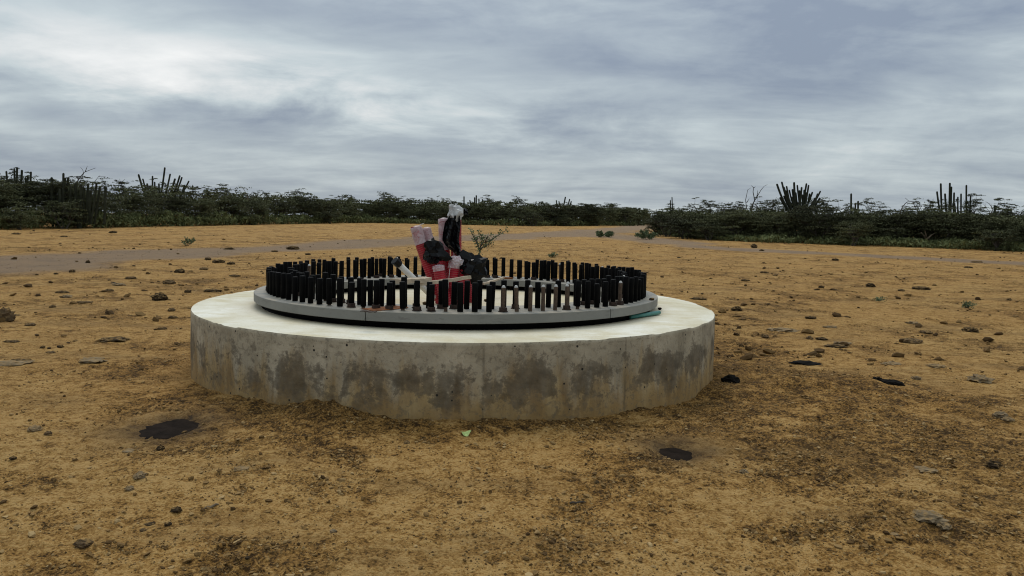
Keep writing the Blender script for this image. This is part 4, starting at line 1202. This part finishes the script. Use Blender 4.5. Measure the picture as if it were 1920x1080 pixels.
# front row of the thickets, tree by tree
i = 0; px = -30.0
while px < 1195:
    e = edge(px, EDGE_L); Y = e + rn.uniform(1.8, 4.5)
    k = rn.randrange(len(ACACIA)); H = (3.9, 3.6, 4.2, 3.3, 4.0, 3.0)[k]
    want = rn.choice((2.7, 3.1, 3.5, 3.9, 4.2))*rn.uniform(0.92, 1.06)*(0.99 if px > 450 else 0.98)
    put_tree(ACACIA[k], spot(px, Y), rn.uniform(0, 6.28), want/H, 'acacia_tree', f'dark spreading acacia, {ORD[i]} from the left in the front of the left thicket', 'tree', 'acacias along the left thicket')
    i += 1; px += rn.uniform(2.6, 4.0)/Y*FPX
i = 0; px = 1250.0
while px < 1960:
    e = edge(px, EDGE_R); Y = e + rn.uniform(1.8, 4.0)
    k = rn.randrange(len(ACACIA)); H = (3.9, 3.6, 4.2, 3.3, 4.0, 3.0)[k]
    want = rn.choice((1.9, 2.3, 2.6, 2.9, 3.1))*rn.uniform(0.92, 1.06)*(1.0 if px < 1500 else 1.02)
    put_tree(ACACIA[k], spot(px, Y), rn.uniform(0, 6.28), (want/H*1.15, want/H*1.15, want/H), 'acacia_tree', f'dark flat-topped acacia, {ORD[i]} from the left in front of the right thicket', 'tree', 'acacias along the right thicket')
    i += 1; px += rn.uniform(2.6, 4.0)/Y*FPX
# low bushes that close the foot of the thickets
i = 0
for px, Y, s in ((1232, 84, 0.9), (1252, 74, 1.0), (1285, 67, 1.1), (1330, 64, 0.9), (1600, 56, 0.8), (1870, 50, 0.9)):
    put_tree(BUSH[i % 3], spot(px, Y), i*1.3, s, 'bush', f'low dark green bush, {ORD[i]} from the left at the foot of the right thicket', 'bush', 'bushes along the right thicket'); i += 1
i = 0
for px, Y, s in ((40, 54, 0.8), (120, 58.5, 0.95), (470, 88, 0.8), (620, 108, 0.9), (1000, 124, 1.0), (1060, 131, 1.0), (1120, 140, 0.9)):
    put_tree(BUSH[i % 3], spot(px, Y), i*1.9, s, 'bush', f'low dark green bush, {ORD[i]} from the left at the foot of the left thicket', 'bush', 'bushes along the left thicket'); i += 1
# thin-crowned acacias standing above the skyline: pixel of the crown top
SKY = [(8, 318, 66, 0, 'at the left edge of the photo'), (38, 308, 68, 1, 'second from the left edge'), (250, 345, 78, 2, 'left of the tall cactus clump'),
       (408, 340, 96, 3, 'leaning alone right of the tall cactus clump'), (505, 354, 118, 2, 'first of the middle stretch'), (566, 349, 124, 0, 'second of the middle stretch'),
       (712, 355, 146, 2, 'highest of the middle stretch'), (822, 364, 148, 1, 'just left of the red conduits'), (905, 362, 148, 3, 'just right of the red conduits'),
       (962, 364, 146, 0, 'widest, right of the sapling'), (1140, 386, 165, 2, 'last before the road gap'), (1250, 378, 96, 3, 'first right of the road gap'), (1300, 380, 82, 0, 'second right of the road gap'),
       (1370, 374, 76, 2, 'left of the bare dead tree'), (1452, 373, 80, 1, 'between dead tree and great cactus'), (1560, 366, 76, 2, 'right behind the great cactus'),
       (1642, 366, 72, 0, 'alone right of the pole cactus'), (1740, 366, 68, 2, 'left of the right cactus clump'), (1825, 358, 66, 3, 'right of the right cactus clump'), (1900, 378, 62, 1, 'near the right edge of the photo')]
for i, (px, py, Y, k, lab) in enumerate(SKY):
    p = spot(px, Y); top = P(px, py, Y).z - p.z; H = (4.8, 5.0, 4.6, 4.9)[k]
    s = top/H
    put_tree(OPENAC[k], p, i*2.3, (s*1.05, s*1.05, s), 'thin_acacia', f'thin-crowned acacia above the skyline, {lab}', 'tree', 'thin acacias on the skyline')


# more thin crowns breaking the outline of the thickets
for side, tab, x0, x1, n_, h0, h1 in (('left', EDGE_L, 60, 1180, 36, 3.8, 5.3), ('right', EDGE_R, 1262, 1905, 22, 3.0, 4.3)):
    for i in range(n_):
        px = x0 + (x1 - x0)*(i + rn.uniform(0.15, 0.85))/n_
        Y = edge(px, tab) + rn.uniform(5, 16); k = rn.randrange(4); s = rn.uniform(h0, h1)/(4.8, 5.0, 4.6, 4.9)[k]
        put_tree(OPENAC[k], spot(px, Y), rn.uniform(0, 6.28), (s*1.2, s*1.2, s), 'thin_acacia', f'small feathery acacia poking out of the {side} thicket, {ORD[i]} from the left', 'tree', f'feathery acacias in the {side} thicket')


# columnar cacti
def cactus(px, Y, arms, label, r=0.085, seed=0, clump=True):
    """arms: (px of foot, py of foot, px of tip, py of tip)"""
    base = spot(px, Y); root = empty('cactus', base); rn_ = random.Random(seed)
    for (fx, fy, tx, ty) in arms:
        fy = fy + (24 if Y < 100 and seed not in (1,) else 0); fx = fx + (fx - tx)*0.2
        Yj = Y + rn_.uniform(-0.6, 0.6)
        a, b = P(fx, fy, Yj) - base, P(tx, ty, Yj) - base
        mid = a.lerp(b, 0.45) + Vector(((b.x - a.x)*0.12, 0, -abs(b.x - a.x)*0.10))
        n = 10; pts = bez([a, mid, b], n); rr = r*rn_.uniform(0.85, 1.1)
        d = (pts[-1] - pts[-2]).normalized()
        pts += [b + d*rr*0.6, b + d*rr*0.9]; rads = [rr*(0.9 + 0.1*min(1, k/3)) for k in range(n)] + [rr*0.7, rr*0.15]
        mb = MB(); mb.tube(pts, rads, 14, True, 0.18); new('arm', mb.mesh('arm', M['cactus']), root)
    mb = MB(); p0 = Vector((0, 0, -0.2)); top = np.mean([list(P(f[0], f[1], Y) - base) for f in arms], axis=0)
    mb.tube([p0, Vector(top)*0.55 + Vector((0, 0, 0.1)), Vector(top)], [0.2, 0.17, 0.13], 12, True, 0.12); new('trunk', mb.mesh('trunk', M['cactus']), root)
    tag(root, label, 'cactus', 'columnar cacti over the thickets')
    return root

rn = random.Random(31)
big = []
for (tx, ty) in ((1457, 346), (1459, 353), (1466, 342), (1470, 352), (1475, 350), (1473, 358), (1480, 357), (1486, 356), (1489, 343), (1495, 348), (1503, 352), (1499, 358), (1512, 345), (1516, 348),
                 (1508, 357), (1523, 361), (1518, 364), (1538, 359), (1533, 364), (1528, 372), (1537, 372), (1544, 380), (1463, 371), (1470, 368), (1492, 362), (1505, 366), (1512, 362), (1526, 378), (1485, 370), (1498, 372)):
    big.append((1500 + (tx - 1500)*0.45 + rn.uniform(-4, 4), 402 + rn.uniform(-6, 6), tx, ty))
cactus(1500, 66, big, 'great candelabra cactus with many arms above the right thicket', 0.085, 1)
cactus(300, 84, [(278, 362, 260, 328), (282, 362, 268, 336), (284, 366, 276, 345), (286, 362, 286, 331), (300, 360, 309, 315), (292, 362, 290, 342), (306, 362, 319, 327), (312, 362, 328, 336), (318, 364, 337, 330),
                 (320, 366, 341, 333), (326, 366, 354, 340), (300, 366, 298, 345), (330, 368, 346, 348), (296, 368, 281, 350)], 'spreading cactus clump highest on the left skyline', 0.10, 2)
cactus(150, 59.6, [(97, 390, 97, 334), (99, 400, 98, 345), (105, 400, 104, 353), (114, 395, 112, 357), (118, 388, 119, 326), (120, 372, 128, 334), (121, 360, 122, 335), (131, 395, 132, 349), (142, 395, 142, 345), (151, 395, 152, 347), (157, 396, 157, 352),
                 (162, 395, 165, 346), (172, 396, 181, 344), (178, 396, 187, 352), (196, 396, 198, 352), (147, 392, 141, 360), (168, 396, 169, 358)], 'row of many upright cactus columns at the left', 0.095, 3)
cactus(35, 66, [(16, 352, 12, 322), (28, 350, 27, 318), (30, 352, 32, 315), (38, 350, 41, 320), (48, 352, 48, 334), (51, 352, 52, 330), (56, 352, 58, 323)], 'group of cactus columns nearest the left edge of the photo', 0.09, 4)
cactus(1795, 66, [(1763, 380, 1757, 360), (1766, 380, 1764, 345), (1780, 380, 1781, 344), (1783, 378, 1784, 351), (1788, 380, 1789, 362), (1796, 382, 1796, 370), (1802, 380, 1802, 364), (1812, 382, 1812, 348), (1818, 384, 1820, 368), (1775, 384, 1772, 364)],
       'cactus clump with three tall columns at the right', 0.075, 5)
cactus(1600, 72, [(1596, 396, 1596, 364), (1604, 396, 1604, 382), (1609, 398, 1609, 378)], 'slim pole cactus with two shorter columns right of the great cactus', 0.085, 6)
cactus(1262, 92, [(1258, 392, 1257, 376), (1262, 394, 1260, 370)], 'two thin cactus poles just right of the road gap', 0.075, 7)
cactus(895, 142, [(890, 392, 890, 371), (893, 390, 893, 367), (898, 392, 898, 373), (903, 392, 905, 374), (885, 392, 881, 376), (870, 392, 870, 369), (909, 392, 909, 378)], 'cactus cluster on the skyline above the red conduits', 0.13, 8)
cactus(1058, 148, [(1052, 396, 1048, 378), (1055, 396, 1060, 370), (1062, 396, 1068, 374), (1046, 396, 1043, 376), (1066, 396, 1071, 378)], 'small cactus fan on the middle skyline', 0.13, 9)
cactus(1866, 60, [(1865, 398, 1865, 386)], 'single short cactus column near the right edge', 0.08, 10)


# dead trees
def deadtree(px, Y, paths, label, mat='deadwood', r=0.06):
    base = spot(px, Y); root = empty('dead_tree', base)
    for j, pth in enumerate(paths):
        pts = [P(x, y, Y + 0.25*math.sin(j*2 + i)) - base for i, (x, y) in enumerate(pth)]
        if j == 0: pts = [Vector((0, 0, -0.2))] + pts
        m = len(pts); rr = r if j == 0 else r*0.6
        mb = MB(); mb.tube(pts, [rr*(1 - 0.75*i/(m - 1)) for i in range(m)], 7, True); new('trunk' if j == 0 else 'branch', mb.mesh('branch', M[mat], True), root)
    tag(root, label, 'dead tree', 'bare dead trees')
deadtree(148, 65, [[(148, 380), (146, 356), (145, 341), (152, 330), (158, 323), (168, 319), (179, 315)], [(148, 352), (152, 336), (157, 325), (155, 318), (151, 314)], [(160, 322), (162, 316), (164, 311)], [(150, 358), (158, 348), (164, 340), (161, 338)],
                   [(145, 341), (147, 334), (144, 331)], [(152, 346), (158, 340), (166, 338)]], 'bare dead tree with forked branches among the left cacti')
deadtree(176, 66, [[(172, 380), (172, 352), (178, 340), (185, 331), (198, 331)], [(185, 331), (188, 329)]], 'thin bare dead branch bent to the right at left', r=0.04)
deadtree(1415, 70, [[(1408, 400), (1412, 382), (1415, 375), (1412, 360), (1413, 352), (1409, 348)], [(1415, 376), (1421, 366), (1427, 356), (1433, 349), (1439, 346)], [(1400, 392), (1398, 375), (1402, 356), (1408, 352)], [(1418, 372), (1421, 360), (1420, 357)],
                    [(1413, 352), (1417, 350)], [(1400, 380), (1405, 372)]], 'bare dead tree with curling limbs left of the great cactus', r=0.07)
deadtree(1452, 72, [[(1448, 400), (1449, 385), (1452, 378), (1456, 370)], [(1450, 382), (1447, 376), (1442, 378)]], 'short bare snag close to the great cactus', r=0.05)
deadtree(1693, 64, [[(1688, 398), (1692, 388), (1699, 380), (1704, 377), (1697, 371)], [(1703, 377), (1712, 378), (1722, 378)], [(1712, 378), (1716, 390), (1719, 396)]], 'angular bare dead branch left of the right cactus clump', r=0.05)
deadtree(466, 95, [[(468, 412), (466, 385), (464, 368), (458, 356), (450, 348)], [(466, 385), (470, 372)], [(466, 396), (462, 380)]], 'pale bare trunk standing in the left thicket', 'palewood', 0.07)
deadtree(1737, 55.5, [[(1738, 462), (1738, 450), (1733, 442), (1727, 436)], [(1738, 448), (1736, 440), (1734, 432)], [(1738, 449), (1746, 441), (1753, 437)]], 'pale forked trunk showing at the edge of the right thicket', 'palewood', 0.13)
deadtree(1850, 58, [[(1858, 400), (1862, 392), (1855, 382), (1848, 378)], [(1860, 392), (1858, 382)]], 'thin bare branch right of the right cactus clump', r=0.045)


# the depth of the thicket behind the front row: one mass
def build_thicket():
    rng = np.random.default_rng(8); C, Rd, Th, To, Gr = [], [], [], [], []
    for tab, x0, x1, deep, hh in ((EDGE_L, -480, 1215, 34, 4.1), (EDGE_R, 1240, 2450, 30, 2.65)):
        n = 0
        pxs = rng.uniform(x0, x1, 12500); wts = np.array([edge(p_, tab) for p_ in pxs]); keep = rng.random(12500) < wts/wts.max(); pxs = pxs[keep]; wts = wts[keep]
        for p_, e in zip(pxs, wts):
            q = rng.random()**1.3; Y = e + 3.0 + q*deep*(e/160 + 0.5)
            s = spot(p_, Y)
            hmax = hh*(0.95 if p_ < 300 else (0.98 if 420 < p_ < 1230 else 1.0))*(0.50 + 0.42*float(vnoise(np.array([s.x*0.30]), np.array([s.y*0.30]), 5)[0]) + 0.26*float(vnoise(np.array([s.x*0.9]), np.array([s.y*0.9]), 9)[0]))
            h = hmax*(1 - 0.94*rng.random()**1.4)
            C.append((s.x + rng.normal(0, 0.5), s.y, s.z + h)); Rd.append(rng.uniform(0.5, 1.25)); Th.append(rng.uniform(0.08, 0.18)); To.append(rng.normal(0.42, 0.18)); Gr.append(max(0.9, e/75))
    v, f, t = leaf_pads(C, Rd, Th, 32, rng, (0.13, 0.26), np.array(To), 0.75, Gr)
    o = new('thicket', np_mesh('thicket', v, f, M['leaf'], False, {'tone': t}))
    tag(o, 'dense dark thorn scrub filling the thickets behind the front trees', 'thicket', None, 'stuff')
build_thicket()


def build_weeds():
    rng = np.random.default_rng(18); V, To = [], []
    def tufts(tab, x0, x1, n, hmin, hmax, depth):
        px = rng.uniform(x0, x1, n)
        for p_ in px:
            e = edge(p_, tab); Y = e + rng.uniform(-0.4, depth)
            s = spot(p_, Y); h = rng.uniform(hmin, hmax)*(0.6 + 0.7*float(vnoise(np.array([s.x*0.5]), np.array([s.y*0.5]), 3)[0]))
            k = 26; w = rng.uniform(0.25, 0.6)
            c = np.stack([s.x + rng.normal(0, w*0.5, k), s.y + rng.normal(0, w*0.5, k), s.z + h*np.sqrt(rng.random(k))], -1)
            u = rng.normal(0, 1, (k, 3)) + np.array([0, 0, 1.2]); u /= np.linalg.norm(u, axis=1)[:, None]
            b = np.cross(u, rng.normal(0, 1, (k, 3))); b /= np.linalg.norm(b, axis=1)[:, None]
            L = rng.uniform(0.10, 0.24, k)[:, None]*(Y/70)**0.5; u = u*L; b = b*L*rng.uniform(0.18, 0.42, (k, 1))
            V.append(np.stack([c - u, c - b, c + u, c + b], 1).reshape(-1, 3)); To.append(np.repeat(np.clip(rng.normal(0.40, 0.2, k) + rng.normal(0, 0.12), 0, 1), 4))
    tufts(EDGE_L, -400, 700, 1200, 0.6, 1.35, 3.5); tufts(EDGE_L, 700, 1190, 420, 0.4, 1.0, 4.0); tufts(EDGE_R, 1236, 2300, 620, 0.2, 0.65, 2.5)
    v = np.concatenate(V); t = np.concatenate(To)
    o = new('undergrowth', np_mesh('undergrowth', v, np.arange(len(v)).reshape(-1, 4), M['weed'], False, {'tone': t}))
    tag(o, 'leafy green undergrowth along the foot of the thickets', 'undergrowth', None, 'stuff')
build_weeds()


# small plants on the clay
def sprig(base, stems, label, name='weed_plant', cat='plant', leaf=(0.018, 0.035), r=0.006, per=26, spread=0.045):
    """stems: lists of offsets from the base"""
    rng = np.random.default_rng(len(stems)*7 + int(abs(base.x)*100)); root = empty(name, base)
    mb = MB(); C = []
    for st in stems:
        pts = [Vector(p) for p in st]; m = len(pts)
        mb.tube(pts, [r*(1 - 0.7*i/(m - 1)) for i in range(m)], 6)
        for i in range(1, m):
            a, b = pts[i - 1], pts[i]
            for q in np.linspace(0, 1, max(2, int((b - a).length/0.05))):
                if i > 1 or q > 0.75 or m == 2: C.append(a.lerp(b, q))
    new('stem', mb.mesh('stem', M['bark'], True), root)
    v, f, t = leaf_pads([tuple(c) for c in C], [spread]*len(C), [spread*0.8]*len(C), per, rng, leaf, None, 0.8)
    new('foliage', np_mesh('foliage', v, f, M['sprig'], False, {'tone': t}), root)
    tag(root, label, cat)
    return root
# the acacia sapling behind the ring
Ys = 12.6; bs = P(897, 560, Ys); bs.z = gz(bs.x, bs.y)
def S(x, y, dy=0): return P(x, y, Ys + dy) - bs
sap = [[(0, 0, -0.05), S(898, 520), S(898, 490), S(899, 470), S(901, 460)],
       [S(899, 472), S(896, 460, .1), S(890, 448, .1), S(885, 437, .1), S(882, 431, .15)],
       [S(900, 464), S(906, 455, -.1), S(917, 452, -.1), S(926, 446, -.1), S(940, 438, -.1), S(951, 430, -.1)],
       [S(901, 460), S(904, 450), S(903, 442), S(899, 436)],
       [S(899, 468), S(908, 462, .1), S(917, 458, .1), S(921, 456, .1)],
       [S(896, 460, .1), S(893, 452, .2), S(896, 444, .2)], [S(910, 455, -.1), S(912, 446, -.15), S(918, 441, -.15)]]
sprig(bs, sap, 'young acacia sapling with feathery leaves behind the ring', 'acacia_sapling', 'sapling', (0.022, 0.042), 0.013, 16, 0.06)


def tuft(px, py, h, wd, n, label, seed, per=16, leaf=(0.03, 0.06)):
    p = at(px, py); p.z = gz(p.x, p.y); rn_ = random.Random(seed); st = []
    for k in range(n):
        a = rn_.uniform(0, 6.28); q = rn_.uniform(0.3, 1)*wd; hh = h*rn_.uniform(0.5, 1)
        st.append([(0, 0, -0.01), (q*0.5*math.cos(a), q*0.5*math.sin(a), hh*0.6), (q*math.cos(a), q*math.sin(a), hh)])
    sprig(p, st, label, 'weed_plant', 'plant', leaf, 0.006, per, 0.04 + wd*0.13)
tuft(352, 462, 0.42, 0.35, 6, 'sparse upright weed on the clay near the left track', 1, 14, (0.05, 0.10))
tuft(1130, 445, 0.5, 0.9, 7, 'low green shrublet beside the road behind the bolts', 2, 40, (0.09, 0.18))
tuft(1035, 482, 0.2, 0.25, 6, 'small grey-green tuft just behind the right-hand bolts', 3, 22, (0.03, 0.07))
tuft(1811, 577, 0.10, 0.16, 7, 'small green weed low on the clay at right', 4, 16, (0.02, 0.04))
tuft(1648, 564, 0.05, 0.16, 5, 'tiny flat green weed on the clay at right of the foundation', 5, 12, (0.02, 0.04))
tuft(820, 470, 0.45, 0.35, 6, 'grey-green weed showing between the two groups of conduits', 6, 20, (0.04, 0.08))
tuft(1212, 449, 0.7, 1.0, 8, 'straggly bush spilling out beside the road before the right thicket', 7, 40, (0.08, 0.16))
